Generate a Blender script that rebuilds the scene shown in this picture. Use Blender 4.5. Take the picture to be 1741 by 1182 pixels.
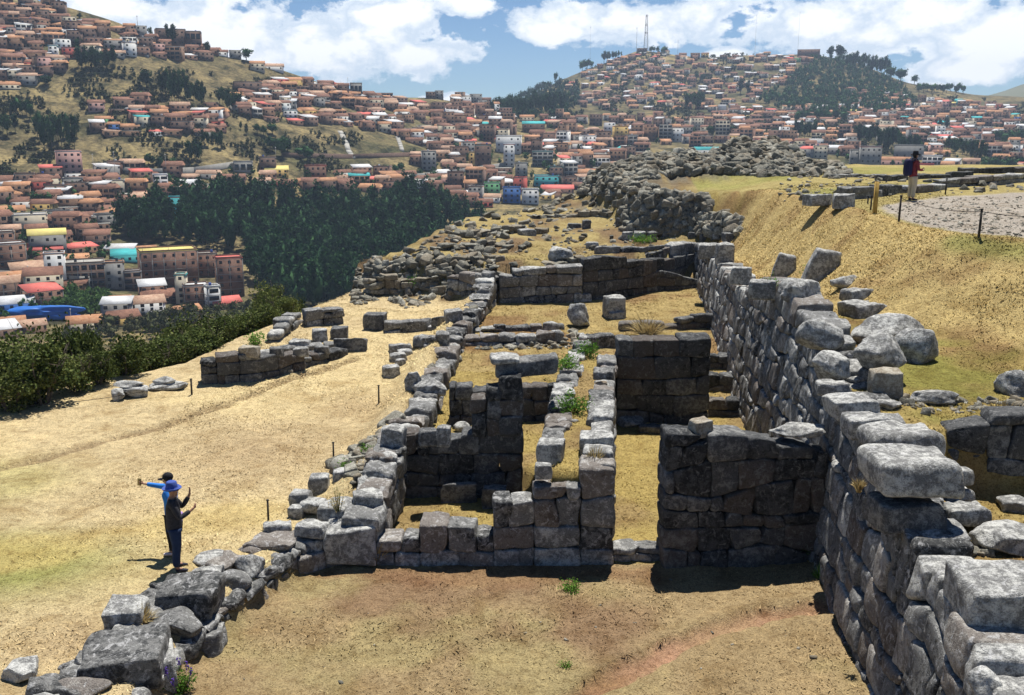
import bpy, math, random
import numpy as np
from mathutils import Vector
rnd = random.Random(7)
for o in list(bpy.data.objects): bpy.data.objects.remove(o)
SC = bpy.context.scene
COL = SC.collection
# ------------------------------------------------------------------ camera, sky, sun, exposure
FPX, PITCH, HC = 1700.0, math.radians(12.8), 8.2
W0, H0 = 1741.0, 1182.0
cd = bpy.data.cameras.new('camera'); cam = bpy.data.objects.new('camera', cd); COL.objects.link(cam)
cam.location = (0, 0, HC); cam.rotation_euler = (math.radians(90) - PITCH, 0, 0)
cd.sensor_width = 36; cd.lens = FPX / W0 * 36; cd.clip_start = 0.1; cd.clip_end = 20000
SC.camera = cam
SUN_EL, SUN_AZ = math.radians(69), math.radians(14)      # azimuth to the right of straight ahead
sd_ = Vector((math.cos(SUN_EL) * math.sin(SUN_AZ), math.cos(SUN_EL) * math.cos(SUN_AZ), math.sin(SUN_EL)))
sl = bpy.data.lights.new('sun', 'SUN'); sl.energy = 5.0; sl.angle = math.radians(0.5); sl.color = (1, .955, .88)
so = bpy.data.objects.new('sun', sl); COL.objects.link(so); so.rotation_euler = sd_.to_track_quat('Z', 'Y').to_euler()
SC.view_settings.view_transform = 'Standard'; SC.view_settings.look = 'None'
SC.view_settings.exposure = 0.52; SC.view_settings.gamma = 1.0
SC.render.engine = 'CYCLES'
SC.cycles.volume_bounces = 0; SC.cycles.max_bounces = 5; SC.cycles.diffuse_bounces = 1; SC.cycles.transparent_max_bounces = 4
try: SC.cycles.volume_step_rate = 4
except Exception: pass

def ray(px, py):
    u, v = px - W0 / 2, H0 / 2 - py
    return np.array([u, FPX * math.cos(PITCH) + v * math.sin(PITCH), v * math.cos(PITCH) - FPX * math.sin(PITCH)]) / FPX
def Pz(px, py, z):
    d = ray(px, py); t = (z - HC) / d[2]; return np.array([d[0] * t, d[1] * t, z])
def PR(px, py, R):
    d = ray(px, py); t = R / math.hypot(d[0], d[1]); return np.array([d[0] * t, d[1] * t, HC + d[2] * t])
def pixof(p):
    x, y, z = p[0], p[1], p[2] - HC
    dep = y * math.cos(PITCH) - z * math.sin(PITCH); up = y * math.sin(PITCH) + z * math.cos(PITCH)
    return W0 / 2 + FPX * x / dep, H0 / 2 - FPX * up / dep
def depth_of(p):
    return p[1] * math.cos(PITCH) - (p[2] - HC) * math.sin(PITCH)

# ------------------------------------------------------------------ node helpers
class NT:
    def __init__(s, tree): s.t = tree; tree.nodes.clear()
    def n(s, typ, **k):
        nd = s.t.nodes.new(typ)
        for a, v in k.items():
            if a.startswith('i_'):
                key = a[2:]; nd.inputs[int(key) if key.isdigit() else key.replace('_', ' ')].default_value = v
            else: setattr(nd, a, v)
        return nd
    def l(s, a, b): s.t.links.new(a, b)
    def m(s, op, a, b=None, c=None, clamp=False):
        nd = s.t.nodes.new('ShaderNodeMath'); nd.operation = op; nd.use_clamp = clamp
        for i, v in enumerate((a, b, c)):
            if v is None: continue
            if isinstance(v, (int, float)): nd.inputs[i].default_value = v
            else: s.l(v, nd.inputs[i])
        return nd.outputs[0]
    def mix(s, f, a, b, mode='MIX'):
        nd = s.t.nodes.new('ShaderNodeMix'); nd.data_type = 'RGBA'; nd.blend_type = mode
        for i, v in ((0, f), (6, a), (7, b)):
            if isinstance(v, (int, float)): nd.inputs[i].default_value = v
            elif isinstance(v, tuple): nd.inputs[i].default_value = (*v, 1) if len(v) == 3 else v
            else: s.l(v, nd.inputs[i])
        return nd.outputs[2]
    def ramp(s, f, stops):
        nd = s.t.nodes.new('ShaderNodeValToRGB'); e = nd.color_ramp.elements
        while len(e) < len(stops): e.new(0.5)
        for i, (p, c) in enumerate(stops):
            e[i].position = p; e[i].color = (*c, 1) if isinstance(c, tuple) else (c, c, c, 1)
        s.l(f, nd.inputs[0]); return nd.outputs[0]
    def noise(s, vec, scale, detail=4, rough=.55, dist=0.0):
        nd = s.n('ShaderNodeTexNoise'); nd.inputs['Scale'].default_value = scale; nd.inputs['Detail'].default_value = detail
        nd.inputs['Roughness'].default_value = rough; nd.inputs['Distortion'].default_value = dist
        if vec is not None: s.l(vec, nd.inputs['Vector'])
        return nd.outputs[0]

# ------------------------------------------------------------------ world: Nishita sky and cumulus clouds by direction
w = bpy.data.worlds.new('World'); SC.world = w; w.use_nodes = True
N = NT(w.node_tree)
sky = N.n('ShaderNodeTexSky', sky_type='NISHITA', sun_disc=False, sun_elevation=SUN_EL, sun_rotation=SUN_AZ, altitude=3400, air_density=1.0, dust_density=0.4, ozone_density=2.0)
tc = N.n('ShaderNodeTexCoord'); sep = N.n('ShaderNodeSeparateXYZ'); N.l(tc.outputs['Generated'], sep.inputs[0])
hx = N.m('SQRT', N.m('ADD', N.m('MULTIPLY', sep.outputs[0], sep.outputs[0]), N.m('MULTIPLY', sep.outputs[1], sep.outputs[1])))
hx = N.m('MAXIMUM', hx, 0.02)
az = N.m('ARCTAN2', sep.outputs[0], sep.outputs[1]); el = N.m('DIVIDE', sep.outputs[2], hx)
def azel(px, py):
    d = ray(px, py); return math.atan2(d[0], d[1]), d[2] / math.hypot(d[0], d[1])
cmb = N.n('ShaderNodeCombineXYZ'); N.l(az, cmb.inputs[0]); N.l(N.m('MULTIPLY', el, 1.5), cmb.inputs[1]); cmb.inputs[2].default_value = 3.3
nA = N.noise(cmb.outputs[0], 16, 9, .6, .15); nB = N.noise(cmb.outputs[0], 48, 7, .62)
blobs = [(590, 75, 215, 66), (700, 95, 120, 42), (330, 60, 240, 80), (660, 30, 110, 42), (790, 10, 60, 22), (200, 20, 90, 30),
         (1050, 38, 190, 44), (960, 52, 95, 24), (1190, 30, 60, 42), (1400, 40, 130, 46), (1560, 30, 210, 66), (1690, 60, 150, 70), (1650, 118, 120, 28), (1235, 97, 42, 14), (780, 172, 60, 14), (1610, -40, 400, 40)]
dens = None
for bx_, by_, rx_, ry_ in blobs:
    a0, e0 = azel(bx_, by_); ra = rx_ / FPX * .97; re = ry_ / FPX
    dx = N.m('MULTIPLY', N.m('SUBTRACT', az, a0), 1 / ra); dy = N.m('MULTIPLY', N.m('SUBTRACT', el, e0), 1 / re)
    v = N.m('SUBTRACT', 1.0, N.m('SQRT', N.m('ADD', N.m('MULTIPLY', dx, dx), N.m('MULTIPLY', dy, dy))))
    dens = v if dens is None else N.m('MAXIMUM', dens, v)
# scattered cloud in the rest of the dome
high = N.m('SUBTRACT', N.m('MULTIPLY', N.m('SUBTRACT', nA, .80), 5.0), N.m('MULTIPLY', N.m('LESS_THAN', el, .125), 10.0))
dens = N.m('MAXIMUM', N.m('MAXIMUM', dens, -1.2), high)
edge = N.m('ADD', dens, N.m('ADD', N.m('MULTIPLY', N.m('SUBTRACT', nA, .5), 2.3), N.m('MULTIPLY', N.m('SUBTRACT', nB, .5), 1.0)))
cov = N.ramp(edge, [(0.02, 0.0), (0.20, 1.0)])
shd = N.noise(cmb.outputs[0], 17, 6, .55, .2)
ccol = N.ramp(N.m('ADD', N.m('MULTIPLY', edge, .25), N.m('MULTIPLY', shd, .62)), [(0.26, (.95, .97, 1.0)), (0.38, (.60, .69, .80)), (0.50, (1.0, 1.0, 1.0))])
bgs = N.n('ShaderNodeBackground'); bgs.inputs[1].default_value = .056
N.l(N.mix(1.0, sky.outputs[0], (.80, .98, 1.14), 'MULTIPLY'), bgs.inputs[0])
bgc = N.n('ShaderNodeBackground'); N.l(ccol, bgc.inputs[0]); bgc.inputs[1].default_value = .88
ms = N.n('ShaderNodeMixShader'); N.l(N.m('MULTIPLY', cov, .93), ms.inputs[0]); N.l(bgs.outputs[0], ms.inputs[1]); N.l(bgc.outputs[0], ms.inputs[2])
wo = N.n('ShaderNodeOutputWorld'); N.l(ms.outputs[0], wo.inputs[0])
try: w.cycles.sampling_method = 'MANUAL'; w.cycles.sample_map_resolution = 512
except Exception: pass

# ------------------------------------------------------------------ materials
def newmat(name):
    m = bpy.data.materials.new(name); m.use_nodes = True; return m, NT(m.node_tree)
def finish(N, col, rough=.9, bump=None, bs=.5, bd=.02, spec=.2, trans=None):
    b = N.n('ShaderNodeBsdfPrincipled'); b.inputs['Roughness'].default_value = rough
    b.inputs['Specular IOR Level'].default_value = spec
    if isinstance(col, tuple): b.inputs['Base Color'].default_value = (*col, 1)
    else: N.l(col, b.inputs['Base Color'])
    if bump is not None:
        bn = N.n('ShaderNodeBump'); bn.inputs['Strength'].default_value = bs; bn.inputs['Distance'].default_value = bd
        N.l(bump, bn.inputs['Height']); N.l(bn.outputs[0], b.inputs['Normal'])
    o = N.n('ShaderNodeOutputMaterial'); N.l(b.outputs[0], o.inputs[0]); return b
def mat_stone(name, lo=(.045, .047, .048), mid=(.20, .20, .194), hi=(.56, .56, .53), sc=1.0, brown=(.22, .165, .125), bb=.22):
    m, N = newmat(name); g = N.n('ShaderNodeNewGeometry'); p = g.outputs['Position']; ri = g.outputs['Random Per Island']
    a = N.noise(p, 2.6 * sc, 7, .68, .5); b = N.noise(p, 11 * sc, 6, .72); c = N.noise(p, 55 * sc, 3, .6)
    v = N.m('ADD', N.m('ADD', N.m('MULTIPLY', a, .50), N.m('MULTIPLY', b, .50)), N.m('MULTIPLY', N.m('SUBTRACT', ri, .5), .20))
    col = N.ramp(v, [(.36, lo), (.46, mid), (.54, mid), (.64, hi)])
    tone = N.mix(N.m('MULTIPLY', N.m('GREATER_THAN', N.m('FRACT', N.m('MULTIPLY', ri, 7.31)), 1 - bb), .38), col, brown)
    lich = N.ramp(N.noise(p, 7 * sc, 5, .7, 1.0), [(.55, 0.0), (.62, 1.0)])
    col2 = N.mix(N.m('MULTIPLY', lich, .55), tone, tuple(min(.60, h * 1.15) for h in hi))
    dk = N.ramp(c, [(.36, .55), (.50, 1.0)])
    col3 = N.mix(1.0, col2, dk, 'MULTIPLY')
    h = N.m('ADD', N.m('MULTIPLY', b, .8), N.m('MULTIPLY', c, .35))
    vor = N.n('ShaderNodeTexVoronoi', feature='DISTANCE_TO_EDGE'); vor.inputs['Scale'].default_value = 2.3 * sc; 
    wp = N.n('ShaderNodeVectorMath', operation='ADD'); N.l(p, wp.inputs[0])
    nv = N.n('ShaderNodeTexNoise'); nv.inputs['Scale'].default_value = 3 * sc; N.l(p, nv.inputs['Vector']); N.l(nv.outputs[1], wp.inputs[1]); N.l(wp.outputs[0], vor.inputs['Vector'])
    crack = N.ramp(vor.outputs[0], [(0.0, 0.0), (.03, 1.0)])
    h = N.m('ADD', h, N.m('MULTIPLY', crack, .16))
    finish(N, col3, .93, h, .9, .05 / sc); return m
def mat_ground(name='grassland'):
    m, N = newmat(name); g = N.n('ShaderNodeNewGeometry'); p = g.outputs['Position']
    at = N.n('ShaderNodeAttribute', attribute_name='tint')
    a = N.noise(p, 1.1, 6, .6, .5); b = N.noise(p, 7, 5, .65, .6); c = N.noise(p, 34, 4, .7); d = N.noise(p, 110, 2, .6)
    c1 = N.mix(1.0, at.outputs[0], N.ramp(a, [(.3, (.74, .68, .60)), (.52, (1, 1, 1)), (.72, (1.16, 1.14, 1.10))]), 'MULTIPLY')
    c2 = N.mix(1.0, c1, N.ramp(b, [(.3, (.66, .60, .54)), (.5, (1, 1, 1)), (.7, (1.22, 1.2, 1.15))]), 'MULTIPLY')
    c3 = N.mix(1.0, c2, N.ramp(c, [(.32, (.42, .38, .34)), (.48, (.95, .95, .95)), (.7, (1.32, 1.3, 1.24))]), 'MULTIPLY')
    h = N.m('ADD', N.m('ADD', N.m('MULTIPLY', c, .7), N.m('MULTIPLY', d, .3)), N.m('MULTIPLY', b, .7))
    finish(N, c3, .95, h, .9, .06, .1); return m
def mat_plain(name, col, var=.25, sc=3.0, rough=.85, spec=.25, bs=.2, isl=0.0, bd=.02):
    m, N = newmat(name); g = N.n('ShaderNodeNewGeometry'); p = g.outputs['Position']
    a = N.noise(p, sc, 5, .6)
    f = N.m('ADD', N.m('MULTIPLY', N.m('SUBTRACT', a, .5), var * 3), 1.0)
    if isl: f = N.m('MULTIPLY', f, N.m('ADD', N.m('MULTIPLY', g.outputs['Random Per Island'], isl), 1 - isl / 2))
    cc = N.n('ShaderNodeCombineXYZ'); [N.l(f, cc.inputs[i]) for i in range(3)]
    finish(N, N.mix(1.0, col, cc.outputs[0], 'MULTIPLY'), rough, a, bs, bd, spec); return m
def mat_leaf(name, cols, sc=.5, rough=.6, tr=.25, wi=.5, wn=.55):
    m, N = newmat(name); g = N.n('ShaderNodeNewGeometry'); oi = N.n('ShaderNodeObjectInfo')
    a = N.noise(g.outputs['Position'], sc, 3, .6)
    v = N.m('ADD', N.m('ADD', N.m('MULTIPLY', g.outputs['Random Per Island'], wi), N.m('MULTIPLY', a, wn)), N.m('MULTIPLY', N.m('SUBTRACT', oi.outputs['Random'], .5), .28))
    col = N.ramp(v, [(.2, cols[0]), (.5, cols[1]), (.85, cols[2])])
    b = N.n('ShaderNodeBsdfPrincipled'); b.inputs['Roughness'].default_value = max(rough, .75); b.inputs['Specular IOR Level'].default_value = .07; N.l(col, b.inputs['Base Color'])
    t = N.n('ShaderNodeBsdfTranslucent'); N.l(col, t.inputs[0]); mx = N.n('ShaderNodeMixShader'); mx.inputs[0].default_value = tr
    N.l(b.outputs[0], mx.inputs[1]); N.l(t.outputs[0], mx.inputs[2]); o = N.n('ShaderNodeOutputMaterial'); N.l(mx.outputs[0], o.inputs[0]); return m
def mat_brick(name, brick=(.26, .135, .09), mortar=(.30, .26, .22)):
    m, N = newmat(name); tcn = N.n('ShaderNodeTexCoord'); g = N.n('ShaderNodeNewGeometry')
    s = N.n('ShaderNodeSeparateXYZ'); N.l(tcn.outputs['Object'], s.inputs[0])
    cx = N.n('ShaderNodeCombineXYZ'); N.l(N.m('ADD', s.outputs[0], s.outputs[1]), cx.inputs[0]); N.l(s.outputs[2], cx.inputs[1])
    br = N.n('ShaderNodeTexBrick'); br.inputs['Scale'].default_value = 1.0; br.inputs['Color1'].default_value = (*brick, 1)
    br.inputs['Color2'].default_value = (brick[0] * .75, brick[1] * .72, brick[2] * .75, 1); br.inputs['Mortar'].default_value = (*mortar, 1)
    br.inputs['Brick Width'].default_value = .5; br.inputs['Row Height'].default_value = .22; br.inputs['Mortar Size'].default_value = .018
    N.l(cx.outputs[0], br.inputs['Vector'])
    a = N.noise(g.outputs['Position'], .35, 5, .7)
    col = N.mix(1.0, br.outputs[0], N.ramp(a, [(.3, (.6, .6, .62)), (.6, (1.1, 1.05, 1.0))]), 'MULTIPLY')
    finish(N, col, .9); return m
def mat_tile(name, c1, c2):
    m, N = newmat(name); tcn = N.n('ShaderNodeTexCoord'); g = N.n('ShaderNodeNewGeometry')
    wv = N.n('ShaderNodeTexWave', wave_type='BANDS', bands_direction='X'); wv.inputs['Scale'].default_value = 1.4; wv.inputs['Distortion'].default_value = .6
    N.l(tcn.outputs['Object'], wv.inputs['Vector'])
    a = N.noise(g.outputs['Position'], .9, 5, .7); b = N.noise(g.outputs['Position'], .12, 2, .5)
    col = N.mix(N.ramp(a, [(.35, 0.0), (.65, 1.0)]), c1, c2)
    col = N.mix(1.0, col, N.ramp(wv.outputs[1], [(0, .72), (.5, 1.08)]), 'MULTIPLY')
    col = N.mix(1.0, col, N.ramp(b, [(.35, .78), (.6, 1.12)]), 'MULTIPLY')
    finish(N, col, .85, wv.outputs[1], .5, .05); return m
M = {}
M['stone'] = mat_stone('weathered_andesite')
M['stone_dark'] = mat_stone('dark_andesite', (.026, .028, .030), (.095, .097, .099), (.27, .27, .26), 1.0, (.15, .11, .08), .25)
M['stone_warm'] = mat_stone('warm_fieldstone', (.10, .085, .06), (.26, .22, .165), (.45, .42, .35), 1.5, (.28, .19, .12), .3)
M['ground'] = mat_ground()
M['straw'] = mat_leaf('dry_grass_blades', [(.30, .21, .09), (.46, .35, .16), (.60, .50, .27)], .8, .8, .2)
M['green_grass'] = mat_leaf('green_leaves', [(.05, .12, .015), (.10, .23, .03), (.20, .36, .06)], 2.0, .6, .3)
M['flower'] = mat_plain('purple_petals', (.10, .05, .30), .1)
M['euca'] = mat_leaf('eucalyptus_foliage', [(.003, .016, .008), (.010, .042, .016), (.055, .135, .040)], .30, .6, .15, .20, 1.0)
M['bush'] = mat_leaf('shrub_foliage', [(.022, .038, .010), (.080, .110, .028), (.21, .235, .075)], .5, .6, .2)
M['bush_green'] = mat_leaf('fresh_shrub_foliage', [(.02, .05, .012), (.05, .11, .025), (.11, .19, .05)], .3, .6, .2)
M['bark'] = mat_plain('grey_bark', (.11, .09, .07), .4, 8)
M['scrub'] = mat_leaf('hillside_scrub', [(.02, .03, .012), (.05, .062, .025), (.10, .10, .045)], .05, .7, .1)
M['brick'] = mat_brick('red_brown_brick'); M['brick2'] = mat_brick('dull_brown_brick', (.19, .115, .085), (.25, .22, .19)); M['adobe'] = mat_brick('adobe_brick', (.27, .17, .11), (.25, .17, .12))
M['concrete'] = mat_plain('grey_render', (.27, .265, .25), .35, .6)
M['white'] = mat_plain('white_paint', (.72, .72, .70), .12, .5); M['cream'] = mat_plain('cream_paint', (.56, .50, .38), .15, .5)
M['yellow'] = mat_plain('ochre_paint', (.58, .40, .14), .15, .5); M['pink'] = mat_plain('pink_paint', (.50, .30, .26), .15, .5)
M['blue'] = mat_plain('blue_paint', (.06, .16, .42), .15, .5); M['teal'] = mat_plain('turquoise_paint', (.07, .40, .42), .15, .5)
M['green'] = mat_plain('green_paint', (.14, .38, .17), .15, .5); M['redp'] = mat_plain('red_paint', (.42, .09, .07), .15, .5)
M['tile'] = mat_tile('orange_clay_tile', (.36, .16, .075), (.48, .27, .15)); M['tile2'] = mat_tile('brown_clay_tile', (.15, .07, .05), (.27, .14, .09)); M['tile3'] = mat_tile('pale_clay_tile', (.50, .35, .24), (.34, .19, .13))
M['tin'] = mat_tile('pale_metal_sheet', (.62, .63, .64), (.48, .48, .48)); M['tin_red'] = mat_tile('red_sheet_roof', (.62, .12, .10), (.55, .17, .14)); M['tin_blue'] = mat_tile('turquoise_sheet_roof', (.05, .42, .42), (.06, .34, .36)); M['tin_yel'] = mat_tile('yellow_sheet_roof', (.70, .62, .18), (.62, .50, .20))
M['slab'] = mat_plain('bare_concrete_slab', (.33, .32, .29), .35, .5)
M['glass'] = mat_plain('dark_window_glass', (.018, .022, .028), .3, .5, .15, .5, 0)
M['metal'] = mat_plain('mast_metal', (.35, .35, .36), .1); M['post'] = mat_plain('dark_post', (.045, .04, .035), .3, 20); M['wood'] = mat_plain('yellow_wood', (.42, .27, .07), .3, 14)
M['tarp'] = mat_plain('blue_tarpaulin', (.02, .14, .50), .2, .6, .5)

# ------------------------------------------------------------------ numpy noise
_perm = np.random.RandomState(11).permutation(256); _perm = np.concatenate([_perm, _perm, _perm])
_grad = np.random.RandomState(5).uniform(-1, 1, 768)
def vnoise(x, y, z=0.0):
    x = np.asarray(x, float); y = np.asarray(y, float); z = np.asarray(z, float) + 0 * x
    xi, yi, zi = np.floor(x).astype(int), np.floor(y).astype(int), np.floor(z).astype(int)
    xf, yf, zf = x - xi, y - yi, z - zi
    u, v, t = xf * xf * (3 - 2 * xf), yf * yf * (3 - 2 * yf), zf * zf * (3 - 2 * zf)
    def h(a, b, c): return _grad[_perm[_perm[_perm[a & 255] + (b & 255)] + (c & 255)]]
    def L(a, b, k): return a + (b - a) * k
    return L(L(L(h(xi, yi, zi), h(xi + 1, yi, zi), u), L(h(xi, yi + 1, zi), h(xi + 1, yi + 1, zi), u), v),
             L(L(h(xi, yi, zi + 1), h(xi + 1, yi, zi + 1), u), L(h(xi, yi + 1, zi + 1), h(xi + 1, yi + 1, zi + 1), u), v), t)
def fbm(x, y, z=0.0, o=3):
    s = 0; a = 1.0; f = 1.0
    for i in range(o): s = s + a * vnoise(np.asarray(x) * f + i * 7.1, np.asarray(y) * f + i * 3.7, np.asarray(z) * f); a *= .5; f *= 2.03
    return s
def ss(a, b, t):
    t = np.clip((np.asarray(t, float) - a) / (b - a), 0, 1); return t * t * (3 - 2 * t)
def sdpoly(x, y, poly):
    x = np.asarray(x, float); y = np.asarray(y, float); d2 = np.full(x.shape, 1e18); ins = np.zeros(x.shape, bool); n = len(poly)
    for i in range(n):
        ax, ay = poly[i]; bx, by = poly[(i + 1) % n]; ex, ey = bx - ax, by - ay
        t = np.clip(((x - ax) * ex + (y - ay) * ey) / (ex * ex + ey * ey), 0, 1)
        d2 = np.minimum(d2, (x - ax - t * ex) ** 2 + (y - ay - t * ey) ** 2)
        c = ((ay > y) != (by > y)) & (x < (bx - ax) * (y - ay) / ((by - ay) if by != ay else 1e-9) + ax); ins ^= c
    d = np.sqrt(d2); return np.where(ins, -d, d)
def dline(x, y, pts):
    x = np.asarray(x, float); y = np.asarray(y, float); d2 = np.full(x.shape, 1e18)
    for (ax, ay), (bx, by) in zip(pts[:-1], pts[1:]):
        ex, ey = bx - ax, by - ay; t = np.clip(((x - ax) * ex + (y - ay) * ey) / (ex * ex + ey * ey), 0, 1)
        d2 = np.minimum(d2, (x - ax - t * ex) ** 2 + (y - ay - t * ey) ** 2)
    return np.sqrt(d2)
def inpoly(px, py, poly): return bool(sdpoly(np.array([px]), np.array([py]), poly)[0] < 0)

# ------------------------------------------------------------------ mesh accumulator
class Acc:
    def __init__(s): s.v = []; s.f = []; s.n = 0
    def add(s, v, f): s.v.append(np.asarray(v, float)); s.f.append(np.asarray(f, int) + s.n); s.n += len(v)
    def mesh(s, name, smooth=True):
        me = bpy.data.meshes.new(name)
        if not s.v: return me
        V = np.concatenate(s.v); me.vertices.add(len(V)); me.vertices.foreach_set('co', V.ravel())
        nl = sum(a.size for a in s.f); npoly = sum(len(a) for a in s.f)
        me.loops.add(nl); me.loops.foreach_set('vertex_index', np.concatenate([a.ravel() for a in s.f]))
        me.polygons.add(npoly); tot = np.concatenate([np.full(len(a), a.shape[1]) for a in s.f])
        me.polygons.foreach_set('loop_start', np.concatenate([[0], np.cumsum(tot)[:-1]])); me.polygons.foreach_set('loop_total', tot)
        me.update(calc_edges=True)
        if smooth: me.polygons.foreach_set('use_smooth', np.ones(npoly, bool))
        return me
    def obj(s, name, mat, parent=None, smooth=True, origin=None):
        if origin is not None: s.v = [a - np.array(origin) for a in s.v]
        me = s.mesh(name, smooth); me.materials.append(mat)
        o = bpy.data.objects.new(name, me); COL.objects.link(o)
        if parent: o.parent = parent
        if origin is not None: o.location = tuple(origin)
        return o
def tag(o, label=None, cat=None, group=None, kind=None):
    if label: o['label'] = label
    if cat: o['category'] = cat
    if group: o['group'] = group
    if kind: o['kind'] = kind
    return o
def empty(name, loc=(0, 0, 0), rz=0.0):
    o = bpy.data.objects.new(name, None); COL.objects.link(o); o.location = tuple(loc); o.rotation_euler = (0, 0, rz); o.empty_display_size = .2; return o
def cube_grid(levels):
    L = list(levels); n = len(L); idx = {}; V = []; F = []
    def vid(i, j, k):
        if (i, j, k) not in idx: idx[(i, j, k)] = len(V); V.append((L[i], L[j], L[k]))
        return idx[(i, j, k)]
    e = n - 1
    for a in range(e):
        for b in range(e):
            F.append((vid(a, b, 0), vid(a, b + 1, 0), vid(a + 1, b + 1, 0), vid(a + 1, b, 0)))
            F.append((vid(a, b, e), vid(a + 1, b, e), vid(a + 1, b + 1, e), vid(a, b + 1, e)))
            F.append((vid(a, 0, b), vid(a + 1, 0, b), vid(a + 1, 0, b + 1), vid(a, 0, b + 1)))
            F.append((vid(a, e, b), vid(a, e, b + 1), vid(a + 1, e, b + 1), vid(a + 1, e, b)))
            F.append((vid(0, a, b), vid(0, a, b + 1), vid(0, a + 1, b + 1), vid(0, a + 1, b)))
            F.append((vid(e, a, b), vid(e, a + 1, b), vid(e, a + 1, b + 1), vid(e, a, b + 1)))
    return np.array(V, float), np.array(F)
CG = {'hi': cube_grid([-1, -.9, -.72, -.36, 0, .36, .72, .9, 1]), 'mid': cube_grid([-1, -.82, -.4, .4, .82, 1]), 'lo': cube_grid([-1, -.7, .7, 1])}
BOXV, BOXF = cube_grid([-1, 1])
def trilin(t, C):
    a = (t[:, 0:1] + 1) / 2; b = (t[:, 1:2] + 1) / 2; c = (t[:, 2:3] + 1) / 2; r = 0
    for i in (0, 1):
        for j in (0, 1):
            for k in (0, 1):
                r = r + (a if i else 1 - a) * (b if j else 1 - b) * (c if k else 1 - c) * C[i, j, k]
    return r
def stone(acc, C, r=.07, rough=.03, lod='hi', pillow=.03):
    """C[2,2,2,3] corners: axis0 along, axis1 depth, axis2 up"""
    V, F = CG[lod]
    dims = np.array([np.linalg.norm(C[1].mean((0, 1)) - C[0].mean((0, 1))), np.linalg.norm(C[:, 1].mean((0, 1)) - C[:, 0].mean((0, 1))), np.linalg.norm(C[:, :, 1].mean((0, 1)) - C[:, :, 0].mean((0, 1)))])
    hd = np.maximum(dims / 2, .03); rr = min(r, hd.min() * .8)
    real = V * hd; inner = np.clip(real, -(hd - rr), hd - rr); df = real - inner
    nn = np.linalg.norm(df, axis=1, keepdims=True); v = inner + df / np.maximum(nn, 1e-6) * rr
    t = v / hd
    q = 1 - .5 * (t ** 2).sum(1, keepdims=True) / 1.0
    bul = 1 + pillow / hd.mean() * np.clip(1.6 - (t ** 2).sum(1, keepdims=True) * .55, 0, 1)
    P = trilin(t * bul, C)
    sc = 1.9 / max(.35, hd.mean() * 2)
    n1 = fbm(P[:, 0] * sc * 1.3, P[:, 1] * sc * 1.3, P[:, 2] * sc * 1.3, 3); n2 = fbm(P[:, 0] * sc + 31, P[:, 1] * sc + 9, P[:, 2] * sc, 2); n3 = fbm(P[:, 0] * sc - 17, P[:, 1] * sc, P[:, 2] * sc + 40, 2)
    P = P + rough * np.stack([n2, n3, n1], 1)
    acc.add(P, F)
def box_corners(c, half, yaw=0, tilt=0, roll=0, taper=0.0):
    """c = centre of base"""
    C = np.zeros((2, 2, 2, 3)); ca, sa = math.cos(yaw), math.sin(yaw); ct, st = math.cos(tilt), math.sin(tilt); cr, sr = math.cos(roll), math.sin(roll)
    for i in (0, 1):
        for j in (0, 1):
            for k in (0, 1):
                s = 1 - taper * k
                x, y, z = (2 * i - 1) * half[0] * s, (2 * j - 1) * half[1] * s, (2 * k - 1) * half[2]
                y, z = y * ct - z * st, y * st + z * ct
                x, z = x * cr + z * sr, -x * sr + z * cr
                C[i, j, k] = (c[0] + x * ca - y * sa, c[1] + x * sa + y * ca, c[2] + half[2] + z)
    return C
def jit(C, a, rs): return C + rs.uniform(-a, a, C.shape)
def ico(sub):
    import bmesh
    bm = bmesh.new(); bmesh.ops.create_icosphere(bm, subdivisions=sub, radius=1); bm.verts.ensure_lookup_table()
    V = np.array([v.co[:] for v in bm.verts]); F = np.array([[v.index for v in f.verts] for f in bm.faces]); bm.free(); return V, F
ICO = {k: ico(k) for k in (1, 2, 3, 4, 5)}
def rock(acc, c, half, yaw=0, seed=0, sub=4, cuts=11, rough=.07, lowcut=True, tilt=0, round_=.0):
    rs = np.random.RandomState(seed); V, F = ICO[sub]; v = V * 1.18
    for k in range(cuts):
        n = rs.normal(size=3); n[2] *= .8; n /= np.linalg.norm(n); d = rs.uniform(.62 + round_, .9)
        e = v @ n - d; v = v - np.outer(np.maximum(e, 0) * .95, n)
    v = v / np.abs(v).max(0)
    o = rs.uniform(0, 50, 3)
    v = v + (v / np.linalg.norm(v, axis=1, keepdims=True)) * rough * fbm(v[:, 0] * 1.8 + o[0], v[:, 1] * 1.8 + o[1], v[:, 2] * 1.8 + o[2], 4 if sub > 3 else 2)[:, None]
    v = v * np.array(half); ct, st = math.cos(tilt), math.sin(tilt); v = np.stack([v[:, 0] * ct + v[:, 2] * st, v[:, 1], -v[:, 0] * st + v[:, 2] * ct], 1)
    ca, sa = math.cos(yaw), math.sin(yaw)
    v = np.stack([v[:, 0] * ca - v[:, 1] * sa, v[:, 0] * sa + v[:, 1] * ca, v[:, 2]], 1) + np.array([c[0], c[1], c[2] + half[2] * .92])
    acc.add(v, F)
def rot2(v, a): c, s = math.cos(a), math.sin(a); return np.stack([v[:, 0] * c - v[:, 1] * s, v[:, 0] * s + v[:, 1] * c, v[:, 2]], 1)
def abox(acc, x0, x1, y0, y1, z0, z1):
    acc.add((BOXV + 1) / 2 * np.array([x1 - x0, y1 - y0, z1 - z0]) + np.array([x0, y0, z0]), BOXF)
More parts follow.
